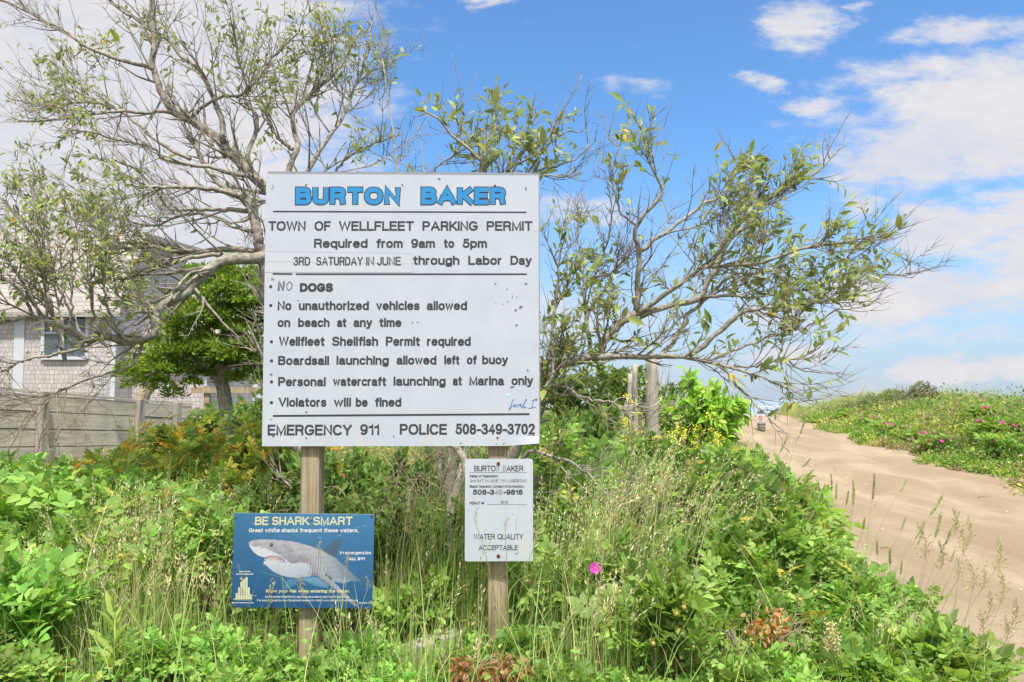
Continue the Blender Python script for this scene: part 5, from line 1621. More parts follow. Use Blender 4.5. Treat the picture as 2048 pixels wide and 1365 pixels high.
def plant(kind, name, px, Y, h, label, cat, group, flowers=0, hips=0, wide=1.0, zoff=0.0, x=None, fs=1.0, at=()):
    v = rng.integers(len(PROTO[kind]))
    st, lf = PROTO[kind][v]
    X = P(px, 800, Y).x if x is None else x
    rz = rng.random() * 6.28
    root = empty(name, (X, Y, gz(X, Y) - .02 + zoff), (0, 0, rz), label, cat, group)
    root.scale = (h * wide, h * wide, h)
    o = st.copy(); o.name = 'stem'; COL.objects.link(o); o.parent = root
    o = lf.copy(); o.name = 'foliage'; COL.objects.link(o); o.parent = root
    for k in range(flowers + hips):
        fl = k < flowers
        a = rng.uniform(0, 6.28); rr = .62 * math.sqrt(rng.random())
        # towards the front of the bush, so that it can be seen
        vx, vy = math.cos(a) * rr, -abs(math.sin(a)) * rr
        c, s = math.cos(-rz), math.sin(-rz)
        z = (1 - .40 * (rr / .8) ** 2) * rng.uniform(.92, 1.04)
        f = (FLOWER if fl else HIP).copy(); f.name = 'flower' if fl else 'rose_hip'; COL.objects.link(f); f.parent = root
        f.location = (vx * c - vy * s, vx * s + vy * c, z)
        k_ = rng.uniform(.9, 1.15) * (1.15 if fl else 1.1) * fs
        f.scale = (k_ / h / wide, k_ / h / wide, k_ / h)
        f.rotation_euler = (rng.uniform(.2, .9), rng.uniform(-.5, .5), -rz) if fl else (rng.uniform(-.8, .8), rng.uniform(-.8, .8), 0)
    for px_, py_, dy, kd in at:                            # blooms and hips where the photograph shows them
        w = P(px_, py_, Y + dy) - Vector(root.location)
        c, s = math.cos(-rz), math.sin(-rz)
        f = (FLOWER if kd == 'f' else HIP).copy(); f.name = 'flower' if kd == 'f' else 'rose_hip'; COL.objects.link(f); f.parent = root
        f.location = ((w.x * c - w.y * s) / h / wide, (w.x * s + w.y * c) / h / wide, w.z / h)
        f.scale = (.66 / h / wide, .66 / h / wide, .66 / h)
        f.rotation_euler = (R(60), 0, -rz) if kd == 'f' else (rng.uniform(-.8, .8), rng.uniform(-.8, .8), 0)
    return root

AT = {(1130, 3.5): [(1190, 1138, -.35, 'f')], (1560, 5.3): [(1549, 995, -.35, 'f')], (1330, 3.0): [(1368, 1215, -.25, 'h'), (1352, 1228, -.25, 'h'), (1306, 1288, -.28, 'h'), (1388, 1296, -.25, 'h')],
      (1285, 3.9): [(1310, 980, -.3, 'h')], (1405, 4.4): [(1398, 1090, -.4, 'h'), (1395, 1060, -.4, 'h')], (1510, 4.3): [(1515, 1072, -.35, 'h'), (1550, 1018, -.3, 'h')], (1570, 3.3): [(1630, 1185, -.3, 'h'), (1600, 1200, -.3, 'h')], (1690, 3.8): [(1785, 1140, -.2, 'h'), (1718, 1155, -.3, 'h')]}
ROSES = [  # px, depth, height, label, flowers, hips, wide
 (-70, 3.6, .62, 'beach rose bush cut by the picture edge at the lower left', 0, 0, 1.0),
 (40, 3.15, .50, 'yellowish low beach rose in the bottom left corner', 0, 0, .9),
 (110, 4.3, .70, 'leafy beach rose beside the tan grass patch, left of the shark sign', 0, 0, 1.0),
 (235, 5.0, .66, 'green beach rose under the brown cane tangle, above the tan grass', 0, 0, 1.0),
 (10, 4.9, .72, 'beach rose below the orange tinged brambles at the left edge', 0, 0, 1.1),
 (415, 3.9, .62, 'bright beach rose pressing against the left edge of the shark sign', 0, 1, .75),
 (350, 3.0, .42, 'bright low beach rose in front of the tan grass patch', 0, 0, .85),
 (455, 2.95, .40, 'beach rose under the lower left corner of the shark sign', 0, 0, .8),
 (545, 2.86, .36, 'young beach rose just left of the foot of the left post', 0, 0, .8),
 (640, 2.80, .33, 'young beach rose in front of the foot of the left post', 0, 0, .8),
 (735, 2.92, .40, 'beach rose just right of the foot of the left post', 0, 0, .7),
 (300, 2.62, .22, 'smallest beach rose at the bottom edge below the tan grass', 0, 0, 1.0),
 (860, 3.55, .34, 'small beach rose among tall grass midway between the posts', 0, 0, .8),
 (915, 2.95, .34, 'beach rose beside the left side of the right post foot', 0, 0, .7),
 (1062, 2.98, .43, 'bright beach rose growing beside the foot of the right post', 0, 0, .75),
 (1130, 3.5, .50, 'beach rose below right of the water quality notice', 1, 0, .8),
 (1175, 4.1, .62, 'beach rose with one magenta bloom right of the water quality notice', 1, 0, .85),
 (1330, 3.0, .52, 'nearest beach rose carrying large pale hips with long sepals', 0, 4, .72),
 (1285, 3.9, .62, 'beach rose rising behind the tan seed grass right of the notice', 0, 1, .9),
 (1405, 4.4, .70, 'dense beach rose behind the hip bearing one', 0, 1, 1.0),
 (1510, 4.3, .64, 'beach rose beside the dead brown foliage, toward the track', 0, 2, .95),
 (1560, 5.3, .58, 'beach rose with one magenta bloom next to the dock spike', 1, 1, .9),
 (1450, 5.6, .72, 'beach rose with yellow hips below the laurel bush', 0, 3, 1.0),
 (1290, 5.4, .78, 'beach rose in front of the thickest piling', 0, 2, 1.0),
 (1190, 5.0, .70, 'shaded beach rose behind the lowest bare branch', 0, 0, 1.0),
 (1600, 4.5, .44, 'beach rose at the sand edge below the dock spike', 0, 1, .95),
 (1715, 3.8, .52, 'beach rose jutting toward the sand beneath the tall grass', 0, 1, .95),
 (1570, 3.3, .40, 'bright beach rose right of the dead brown foliage', 0, 1, .9),
 (1480, 2.85, .30, 'beach rose at the bottom edge below the dead brown foliage', 0, 0, .9),
 (1680, 3.05, .34, 'beach rose with broad leaves low by the sand edge', 0, 1, .9),
 (1620, 2.72, .22, 'low beach rose at the bottom edge near the small dock spike', 0, 1, 1.0),
 (1815, 3.4, .46, 'beach rose at the sand edge under the drooping grass heads', 0, 1, .9),
 (1800, 2.95, .38, 'low beach rose with dull leaves beneath the drooping grass', 0, 1, .9),
 (1905, 2.95, .34, 'beach rose at the bottom right corner of the greenery', 0, 1, .9),
 (1400, 2.68, .22, 'beach rose at the bottom edge right of the hip bearing one', 0, 0, 1.0),
 (1250, 2.70, .22, 'beach rose at the bottom edge left of the hip bearing one', 0, 0, .9),
 (1240, 4.5, .70, 'leafy beach rose behind the tan seed grass, below the lowest bare branch', 0, 0, .9),
 (1350, 5.0, .72, 'leafy beach rose between the tan seed grass and the thickest piling', 0, 1, .9),
 (1460, 3.8, .56, 'leafy beach rose directly behind the dead brown foliage', 0, 1, .85),
 (180, 3.9, .56, 'leafy beach rose at the back left of the tan grass patch', 0, 0, .85),
 (330, 4.6, .60, 'leafy beach rose at the back of the tan grass patch, nearest the cane tangle', 0, 0, .85),
 (500, 2.66, .34, 'low beach rose at the bottom edge between the tan grass and the left post', 0, 0, 1.0),
 (800, 2.70, .34, 'low beach rose at the bottom edge right of the left post', 0, 0, 1.0),
 (1105, 2.74, .38, 'beach rose at the bottom edge right of the brown leaves by the right post', 0, 0, .9),
 (690, 2.62, .30, 'low beach rose at the bottom edge under the left post', 0, 0, .9),
 (20, 2.70, .30, 'low beach rose filling the very corner at the bottom left', 0, 0, 1.0),
 (1560, 2.70, .30, 'low beach rose at the bottom edge under the small dock spike', 0, 1, 1.0),
 (1740, 2.66, .26, 'low beach rose at the bottom edge near the sand', 0, 0, 1.0),
 (1370, 7.2, .62, 'beach rose clump under the yellow flowers', 0, 1, 1.2),
 (1480, 9.0, .48, 'small beach rose where the laurel bush meets the sand', 0, 0, 1.0),
 (1180, 7.4, .80, 'beach rose in the shade left of the pilings', 0, 0, 1.1),
 (1105, 5.7, .85, 'beach rose half hidden behind the right edge of the big board', 0, 0, 1.0),
]
for px, Y, h, lb, nf, nh, wd in ROSES:
    h *= np.interp(Y, [2.6, 3.2, 4.2, 6], [.68, .80, 1.0, 1.02])
    if 420 < px < 1110 and Y < 3.3: h *= .68
    if 120 < px < 420 and Y < 3.2: h *= .62
    plant('rose' if h > .40 else 'rose_low', 'rose_bush', px, Y, h, lb, 'rose bush', 'beach roses round the signs', 0, 0 if (px, Y) in AT else nh, wd * 1.2, at=AT.get((px, Y), ()))

BRAMBLES = [
 (-60, 6.6, .92, 'orange tinged bramble at the left edge in front of the fence', 1.1),
 (70, 6.7, .88, 'orange tinged bramble below the first fence post', 1.0),
 (190, 7.0, .86, 'orange tinged bramble below the long fence boards', 1.0),
 (300, 7.0, .90, 'yellow green bramble below the second fence post', 1.0),
 (395, 6.6, 1.00, 'tall bramble hiding the end of the board fence', .9),
 (490, 6.0, .98, 'dark leaved bramble against the left edge of the big board', .8),
 (20, 5.6, .78, 'bramble with yellow leaves, lower left under the fence', 1.0),
 (140, 5.7, .80, 'bramble with orange leaves above the leafy beach rose', 1.0),
 (280, 5.8, .82, 'bramble with scattered orange leaves left of the cane tangle', 1.0),
 (600, 6.2, .95, 'bramble seen behind the left post', .9),
 (60, 2.95, .20, 'low bramble with small yellow leaves at the bottom left', 1.2),
]
for px, Y, h, lb, wd in BRAMBLES:
    plant('bramble', 'bramble', px, Y, h * (.70 if px < 320 and Y > 6.4 else .80 if px < 320 else .92), lb, 'bramble', 'brambles below the fence', 0, 0, wd * 1.2)

THICK = [
 (480, 7.8, 1.35, 'leafy shrub filling the gap between cedar and big board', .8),
 (700, 5.0, .98, 'dark shrub between the two posts, nearer the left post', .8),
 (835, 5.4, 1.05, 'dark shrub between the two posts, nearer the right post', .8),
 (905, 4.6, .80, 'dark shrub behind the grey bent branch', .7),
 (1110, 6.6, 1.35, 'tall leafy shrub emerging beside the right edge of the big board', .8),
 (1180, 8.6, 1.25, 'twiggy shrub left of the thin pilings', .9),
 (765, 4.3, .74, 'low leafy shrub behind the right edge of the shark sign', .95),
 (870, 4.15, .70, 'low leafy shrub in the shade left of the water quality notice', .95),
 (1185, 11.5, 1.9, 'greyish shrub far behind, filling the space left of the pilings', .9),
 (1265, 12.5, 1.75, 'greyish shrub far behind, right after the thin pilings', .9),
 (560, 5.0, .80, 'dark shrub behind the top edge of the shark sign', .8),
 (1000, 6.8, 1.1, 'shrub showing between the big board and the notice', .9),
]
for px, Y, h, lb, wd in THICK:
    plant('thicket', 'shrub', px, Y, h * .85, lb, 'shrub', 'shrubs behind the signs', 0, 0, wd)
plant('laurel', 'laurel_bush', 1405, 9.0, 1.42, 'rounded bright green bush with drooping leaves right of the pilings', 'bush', None, 0, 0, .92)

# roses with open flowers along the bank across the track
BANK = [(9.3, 12.4, .55, 'bank rose with deep pink blooms at the right edge of the picture', 4), (9.0, 13.6, .5, 'bank rose with two magenta blooms low by the sand, near the right edge', 3), (8.9, 15.2, .45, 'bank rose with pink blooms overhanging the sand halfway along', 3),
        (9.6, 14.6, .6, 'bank rose with reddish blooms high up, near the right edge', 3), (9.2, 16.8, .45, 'bank rose with a few blooms near the middle of the bank', 3), (9.5, 18.6, .45, 'bank rose with pale pink blooms beyond the middle of the bank', 3),
        (10.0, 20.6, .45, 'bank rose with blooms toward the far end of the bank', 3), (10.6, 22.8, .5, 'farthest bank rose, with a cluster of lilac blooms', 4), (10.8, 16.6, .5, 'bank rose with blooms high on the slope', 2)]
for x, Y, h, lb, nf in BANK:
    plant('rose', 'rose_bush', 0, Y, h * .8, lb, 'rose bush', 'flowering roses on the bank', nf + 2, 0, 1.5, 0, x, 1.15)
for k in ('rose', 'rose_low', 'bramble', 'thicket', 'laurel'):
    for st, lf in PROTO[k]:
        bpy.data.objects.remove(st); bpy.data.objects.remove(lf)
bpy.data.objects.remove(FLOWER); bpy.data.objects.remove(HIP)

# ------------------------------------------------------------------ grass, low growth, dune cover
def blades(base, hgt, lean, curl, wid, col, K=5):
    """ribbon blades: base (n,3), lean (n,3) horizontal vector, all arrays"""
    n = len(base)
    t = np.linspace(0, 1, K)
    up = np.array([0, 0, 1.0])
    c = base[:, None] + hgt[:, None, None] * (t[None, :, None] * up + (t ** 2)[None, :, None] * lean[:, None, :] - (t ** 4)[None, :, None] * curl[:, None, None] * up)
    side = norm(np.cross(lean + .001, up) + .5 * rng.normal(size=(n, 3)) * np.array([1, 1, 0]))
    w = wid[:, None] * (1 - t[None] ** 1.6 * .93)
    Lf = c - side[:, None] * w[..., None] / 2; Rt = c + side[:, None] * w[..., None] / 2
    V = np.stack([Lf, Rt], 2).reshape(-1, 3)
    i = np.arange(n)[:, None] * K * 2 + np.arange(K - 1)[None] * 2
    F = np.stack([i, i + 1, i + 3, i + 2], -1).reshape(-1, 4)
    C = np.repeat(col, K * 2, 0)
    return V, F, C, c

def panicles(tips, per, size, col, span=.22):
    """loose seed heads over the last part of each stalk; tips (n,K,3)"""
    n = len(tips)
    idx = np.repeat(np.arange(n), per); t = 1 - span * np.tile(np.linspace(0, 1, per), n) - .02 * rng.random(n * per)
    p, _, T = interp_poly(tips, np.ones(tips.shape[:2]), idx, np.clip(t, 0, 1))
    m = len(p)
    d = norm(T + .55 * perp(T, m))
    L = size * np.exp(.3 * rng.normal(size=m)); 
    return leaf_cards(p + d * L[:, None] * .3, d, rand_unit(m), L, L * .24, LEAF4, np.repeat(col, per, 0) * (1 + .15 * rng.normal(size=(m, 1))))

GREENS = [(.20, .32, .06), (.28, .40, .09), (.36, .42, .13), (.46, .42, .18), (.56, .46, .26)]

def verge_points(n, ylo=2.25, yhi=12.0):
    """random points of the verge that lie in the view"""
    y = ylo + (yhi - ylo) * rng.random(n) ** 1.5
    xl = -0.76 * y - .3; xr = np.minimum(x_edge(y) - .12, .76 * y + .3)
    x = xl + (xr - xl) * rng.random(n)
    return x, y

def grass():
    mb = MB()
    def tuft(px, Y, sp, n, h, wts, wid=.0045, lean=.35, dirx=.1, seed=0, panic=12):
        w_tan = (1080 < px < 1320 or 150 < px < 400)
        x = P(px, 800, Y).x + rng.normal(size=n) * sp; y = Y + rng.normal(size=n) * sp * .5
        n = int(n * (.58 if w_tan else .34 if 770 < px < 960 and Y > 3.3 else .62)); x, y = x[:n], y[:n]; h *= .93
        ok = x < x_edge(y) - .02
        x, y = x[ok], y[ok]; n = len(x)
        base = np.stack([x, y, ground_z(x, y) - .02], -1)
        a = rng.random(n) * 6.28
        ln = np.stack([np.cos(a) + dirx * 4, np.sin(a), 0 * a], -1) * (lean * np.abs(rng.normal(size=n)) * .6)[:, None]
        hh = h * np.exp(.28 * rng.normal(size=n))
        V, F, C, c = blades(base, hh, ln, .35 * rng.random(n), wid * np.exp(.3 * rng.normal(size=n)), palette(n, GREENS, wts, .14))
        mb.add(V, F, C)
        if seed:
            k = rng.choice(n, min(seed, n), replace=False)
            b = base[k]; h2 = h * 1.28 * np.exp(.16 * rng.normal(size=len(k)))
            V, F, C, c = blades(b, h2, ln[k] * .7 + np.array([dirx * .8, 0, 0]), .1 * rng.random(len(k)), np.full(len(k), .0024), palette(len(k), GREENS, [1, 2, 3, 3, 3]))
            mb.add(V, F, C)
            V, F, C = panicles(c, 18, .0145, palette(len(k), [(.60, .52, .28), (.68, .57, .35), (.50, .46, .21), (.54, .40, .22)], [3, 3, 2, 1]))
            mb.add(V, F, C)
    # a thin sprinkling everywhere
    x, y = verge_points(3600, 2.5, 11)
    n = len(x)
    a = rng.random(n) * 6.28
    V, F, C, c = blades(np.stack([x, y, ground_z(x, y) - .02], -1), .34 * np.exp(.35 * rng.normal(size=n)), np.stack([np.cos(a), np.sin(a), 0 * a], -1) * .4, .3 * rng.random(n), .005 * np.ones(n), palette(n, GREENS, [4, 4, 2, 1, .5]))
    mb.add(V, F, C)
    W_ = [3, 3, 3, 2, 1.2]
    for px, Y, sp, n, h, w, seed, dx in [
        (250, 3.5, .17, 420, .52, [2, 2, 3, 3, 2], 90, .02), (300, 3.9, .2, 420, .55, [2, 2, 3, 3, 2], 110, .03), (200, 3.2, .14, 220, .38, [3, 3, 3, 2, 1], 30, -.05), (340, 3.3, .14, 260, .42, W_, 50, .05),
        (110, 3.3, .12, 120, .40, [3, 3, 2, 1, .5], 10, -.1), (520, 3.25, .12, 170, .34, W_, 10, .06), (430, 3.35, .10, 110, .36, W_, 12, .0),
        (780, 3.45, .10, 260, .60, [3, 3, 3, 2, 2], 16, .10), (845, 3.6, .12, 330, .72, [3, 3, 3, 2, 2], 30, .12), (900, 3.7, .11, 260, .80, [3, 3, 3, 2, 1], 34, .05), (950, 3.35, .10, 260, .60, [3, 4, 2, 1, .5], 14, .18),
        (850, 2.85, .14, 330, .36, [3, 4, 3, 1, .4], 8, .05), (760, 2.75, .10, 150, .30, [3, 4, 3, 1, .4], 4, -.1), (960, 2.75, .10, 160, .28, [3, 4, 3, 1, .4], 4, .1),
        (1010, 3.30, .10, 160, .55, [3, 4, 3, 1, .6], 12, .22), (1110, 3.4, .11, 260, .55, W_, 26, .15), (1180, 3.55, .12, 330, .70, [2, 3, 3, 3, 3], 60, .14), (1225, 3.8, .14, 330, .80, [2, 3, 3, 3, 3], 80, .18),
        (1290, 3.7, .12, 260, .72, [2, 3, 3, 3, 3], 60, .22), (1160, 2.85, .11, 220, .42, W_, 20, .1), (1220, 3.0, .10, 220, .46, W_, 20, .1), (1400, 4.0, .15, 220, .62, W_, 44, .28), (1470, 4.4, .16, 200, .6, W_, 36, .25),
        (1550, 3.8, .15, 160, .45, [3, 4, 2, 1, .6], 16, .1), (1520, 4.9, .18, 160, .55, W_, 26, .12), (1640, 3.3, .14, 150, .36, [3, 4, 2, 1, .6], 8, .12), (1740, 3.2, .13, 130, .34, [3, 4, 2, 1, .6], 8, .15), (1450, 2.9, .14, 150, .32, W_, 10, .1),
        (1470, 6.5, .25, 160, .5, W_, 16, .1), (1350, 6.2, .25, 180, .55, W_, 20, .05), (1240, 7.2, .3, 220, .7, W_, 20, .0), (690, 4.2, .2, 150, .55, W_, 10, .05), (460, 4.6, .18, 200, .55, W_, 10, .05), (520, 4.4, .15, 160, .6, W_, 6, .0)]:
        tuft(px, Y, sp, n, h, w, .0038, .36, dx, int(seed * 1.1))
    # loose fringe along the edge of the sand
    y = 2.4 + 12 * rng.random(900); x = x_edge(y) - .05 - .35 * rng.random(900) ** 2
    n = 900; a = rng.random(n) * 6.28
    V, F, C, c = blades(np.stack([x, y, ground_z(x, y) - .01], -1), .22 * np.exp(.4 * rng.normal(size=n)), np.stack([np.cos(a) + .6, np.sin(a), 0 * a], -1) * .5, .3 * rng.random(n), .0048 * np.ones(n), palette(n, GREENS, [3, 3, 3, 2, 2]))
    mb.add(V, F, C)
    tag(mb.build('grass', M['grass'], None, True), kind='stuff')
grass()

def undergrowth():
    """low leaves over the soil so that no bare ground shows between the plants"""
    x, y = verge_points(30000, 2.5, 15)
    n = len(x)
    z = ground_z(x, y) + np.interp(y, [2.5, 4], [.16, .30]) * rng.random(n) ** 1.6
    d = norm(rand_unit(n) * np.array([1, 1, .5]) + np.array([0, 0, .15]))
    L = np.interp(y, [2.5, 4, 8], [.034, .042, .06]) * np.exp(.25 * rng.normal(size=n))
    far = y > 6
    C = palette(n, ROSE, [4, 3, 3, 1, .3]); C[far] = palette(far.sum(), BRAM, BRAM_W)
    V, F, C = leaf_cards(np.stack([x, y, z], -1), d, norm(np.array([0, -.1, 1.0]) + .5 * rng.normal(size=(n, 3))), L, L * .55, LEAF6, C)
    b = MB(); b.add(V, F, C)
    tag(b.build('undergrowth', M['rose_leaf'], None, True), kind='stuff')
undergrowth()

def dune_cover():
    b = MB()
    # clumps of low scrub over the bank
    n = 2700
    y = 8.5 + 25 * rng.random(n) ** 1.1; off = 6.2 * rng.random(n) ** 1.15
    x = x_bank(y) + .05 + off + .25 * np.sin(y * 1.7 + .5) + .1 * np.sin(y * 4.3)
    r = rng.uniform(.16, .42, n) * np.clip(.55 + off / 1.2, .5, 1); h = r * rng.uniform(.6, 1.15, n)
    z = ground_z(x, y)
    kind = np.clip(.5 + .5 * wob(x * 1.3, y * .9) + .3 * rng.normal(size=n), 0, 1)
    pal = np.array([(.15, .26, .055), (.22, .34, .05), (.33, .38, .07), (.42, .40, .09), (.40, .30, .18), (.30, .21, .14)])
    base = pal[np.clip((kind * 5.0 + .9 * rng.normal(size=n)).astype(int), 0, 5)]
    per = 58
    idx = np.repeat(np.arange(n), per)
    d = rand_unit(n * per); d[:, 2] = np.abs(d[:, 2])
    rr = rng.random(n * per) ** .4
    p = np.stack([x, y, z], -1)[idx] + d * rr[:, None] * np.stack([r, r, h], -1)[idx]
    L = .055 * np.exp(.3 * rng.normal(size=n * per)) * np.interp(y, [8, 30], [.9, 1.5])[idx]
    C = base[idx] * (1 + .2 * rng.normal(size=(n * per, 1)))
    V, F, C = leaf_cards(p, norm(d + .6 * rng.normal(size=d.shape)), norm(d + np.array([0, 0, .6]) + .4 * rng.normal(size=d.shape)), L, L * .55, LEAF4, np.clip(C, .01, .9))
    b.add(V, F, C)
    n = 150
    y = 10 + 17 * rng.random(n); off = .4 + 5 * rng.random(n); x = x_bank(y) + off
    r = rng.uniform(.25, .55, n); h = r * rng.uniform(.8, 1.3, n); per = 130
    idx = np.repeat(np.arange(n), per)
    d = rand_unit(n * per); d[:, 2] = np.abs(d[:, 2])
    pp = np.stack([x, y, ground_z(x, y)], -1)[idx] + d * (rng.random(n * per) ** .4)[:, None] * np.stack([r, r, h], -1)[idx] * (1 + .3 * rng.normal(size=(n * per, 1)))
    base = np.array([(.10, .19, .045), (.15, .23, .05), (.24, .19, .11), (.20, .28, .06)])[rng.integers(0, 4, n)]
    L = .06 * np.exp(.3 * rng.normal(size=n * per))
    V, F, C = leaf_cards(pp, norm(d + .6 * rng.normal(size=d.shape)), rand_unit(n * per), L, L * .5, LEAF4, np.clip(base[idx] * (1 + .2 * rng.normal(size=(n * per, 1))), .01, .9))
    b.add(V, F, C)
    tag(b.build('dune_vegetation', M['rose_leaf'], None, True), kind='stuff')
    # dune grass on the far mound and in streaks over the bank
    g = MB()
    n = 9000
    y = 26 + 13 * rng.random(n); x = x_bank(y) - .6 + 8 * rng.random(n)
    z = ground_z(x, y)
    V, F, C, c = blades(np.stack([x, y, z], -1), .55 * np.exp(.25 * rng.normal(size=n)), np.stack([.5 + .4 * rng.normal(size=n), .2 * rng.normal(size=n), 0 * x], -1), .3 * rng.random(n), .016 * np.ones(n), palette(n, [(.27, .37, .09), (.36, .42, .12), (.42, .42, .17), (.52, .45, .24)], [3, 3, 2, 1]), 4)
    g.add(V, F, C)
    n = 2600
    y = 11 + 18 * rng.random(n); x = x_bank(y) + 1.8 + 5 * rng.random(n)
    V, F, C, c = blades(np.stack([x, y, ground_z(x, y)], -1), .45 * np.exp(.25 * rng.normal(size=n)), np.stack([.5 + .4 * rng.normal(size=n), .2 * rng.normal(size=n), 0 * x], -1), .3 * rng.random(n), .011 * np.ones(n), palette(n, [(.27, .37, .09), (.36, .42, .12), (.42, .42, .17)], [3, 3, 2]), 4)
    g.add(V, F, C)
    # lawn and rough grass beyond the verge on the left, and the near shoulder behind the bushes
    n = 9000
    y = 10 + 16 * rng.random(n); xl = -.8 * y; xr = x_edge(y) - .1
    x = xl + (xr - xl) * rng.random(n)
    V, F, C, c = blades(np.stack([x, y, ground_z(x, y)], -1), .34 * np.exp(.3 * rng.normal(size=n)), .4 * rng.normal(size=(n, 3)) * np.array([1, 1, 0]), .3 * rng.random(n), .012 * np.ones(n), palette(n, [(.27, .37, .09), (.36, .42, .12), (.42, .42, .17)], [3, 3, 2]), 4)
    g.add(V, F, C)
    tag(g.build('dune_grass', M['grass'], None, True), kind='stuff')
dune_cover()

# ------------------------------------------------------------------ single grasses and herbs that stand out
def seed_head_mesh(L, r, seed):
    """a dense narrow spike, slightly curved"""
    g = np.random.default_rng(seed)
    b = MB(); K = 9
    z = np.linspace(0, L, K)
    cx = .10 * L * (z / L) ** 2
    rr = r * np.array([.3, .8, 1, 1.05, 1, .95, .8, .55, .12])
    V, F = tubes(np.stack([cx, 0 * z, z], -1)[None], (rr * .7)[None], 6)
    b.add(V, F, (.38, .36, .16))
    n = 120
    f = g.random(n); zz = f * L; a = g.random(n) * 6.28
    R0 = np.interp(zz, z, rr)
    p = np.stack([np.interp(zz, z, cx) + R0 * .6 * np.cos(a), R0 * .6 * np.sin(a), zz], -1)
    d = norm(np.stack([np.cos(a) * .6, np.sin(a) * .6, np.ones(n)], -1))
    C = np.array([(.44, .42, .20), (.35, .36, .14), (.52, .46, .27)])[g.integers(0, 3, n)]
    V, F, C = leaf_cards(p, d, rand_unit(n), L * .085, r * .9, LEAF4, C)
    b.add(V, F, C)
    return b.build('seed_head', M['grass'], None, True)
HEADS = [seed_head_mesh(.115, .0058, 1), seed_head_mesh(.14, .0052, 2), seed_head_mesh(.09, .006, 3)]

def airy_head(L, seed):
    """an open drooping panicle"""
    g = np.random.default_rng(seed)
    b = MB(); n = 15
    f = np.linspace(0, 1, n)
    st = np.stack([.35 * L * f ** 2, 0 * f, L * f * (1 - .25 * f)], -1)
    V, F = tubes(resample(st, 10)[None], np.linspace(.0014, .0009, 10)[None], 3, False); b.add(V, F, (.42, .38, .18))
    p = np.repeat(st, 3, 0); m = len(p)
    d = norm(np.stack([g.normal(size=m) * .6 + .6, g.normal(size=m) * .6, .5 + .3 * g.normal(size=m)], -1))
    ln = .022 * (1.25 - np.repeat(f, 3)) * np.exp(.3 * g.normal(size=m))
    V, F = tubes(np.stack([p, p + d * ln[:, None]], 1), np.full((m, 2), .0007), 3, False); b.add(V, F, (.42, .38, .18))
    for s in (.55, 1.0):
        V, F, C = leaf_cards(p + d * (ln * s)[:, None], norm(d + np.array([.3, 0, -.2])), rand_unit(m), .017, .0050, LEAF4, np.array([(.50, .40, .22), (.42, .34, .18), (.36, .34, .15)])[g.integers(0, 3, m)])
        b.add(V, F, C)
    return b.build('seed_head', M['grass'], None, True)
AIRY = [airy_head(.16, 4), airy_head(.19, 5)]

def tall_clump(px, Y, stalks, label, airy=False, hs=1.0):
    """stalks: list of (tip px, tip py, depth offset)"""
    x = P(px, 800, Y).x
    b0 = Vector((x, Y, gz(x, Y) - .02))
    root = empty('grass_tuft', b0, (0, 0, 0), label, 'grass tuft', 'tall seeding grasses at the edge of the track')
    b = MB()
    for tx, ty, dy in stalks:
        tip = P(tx, ty, Y + dy) - b0
        foot = Vector((rng.normal() * .03, rng.normal() * .03, 0))
        ctl = Vector((foot.x * .5 + tip.x * .38, foot.y * .5 + tip.y * .4, tip.z * .72))
        t = np.linspace(0, 1, 12)[:, None]
        pts = (1 - t) ** 2 * np.array(foot) + 2 * t * (1 - t) * np.array(ctl) + t ** 2 * np.array(tip)
        V, F = tubes(pts[None], np.linspace(.0019, .0010, 12)[None], 4, False)
        b.add(V, F, np.array([(.33, .36, .13), (.42, .40, .18), (.27, .34, .10)])[rng.integers(3)])
        n = 3                                             # leaf blades on the stalk
        k = rng.integers(1, 6, n)
        a = rng.random(n) * 6.28
        V, F, C, _ = blades(pts[k], .16 * np.exp(.3 * rng.normal(size=n)), np.stack([np.cos(a) + .5, np.sin(a), 0 * a], -1) * .7, .3 * np.ones(n), np.full(n, .0045), palette(n, GREENS, [3, 3, 2, 1, .5]))
        b.add(V, F, C)
        d = Vector(pts[-1] - pts[-3]).normalized()
        pool = AIRY if airy else HEADS
        h = pool[rng.integers(len(pool))].copy(); h.name = 'seed_head'; COL.objects.link(h); h.parent = root
        h.location = pts[-1]
        h.rotation_euler = d.to_track_quat('Z', 'X').to_euler()
        s = rng.uniform(.8, 1.25) * hs; h.scale = (s, s, s)
    n = 26
    a = rng.random(n) * 6.28
    V, F, C, _ = blades(.03 * rng.normal(size=(n, 3)) * np.array([1, 1, 0]), .30 * np.exp(.3 * rng.normal(size=n)), np.stack([np.cos(a) + .4, np.sin(a), 0 * a], -1) * .45, .3 * rng.random(n), np.full(n, .005), palette(n, GREENS, [3, 3, 2, 1, .5]))
    b.add(V, F, C)
    b.build('blades', M['grass'], root, True)

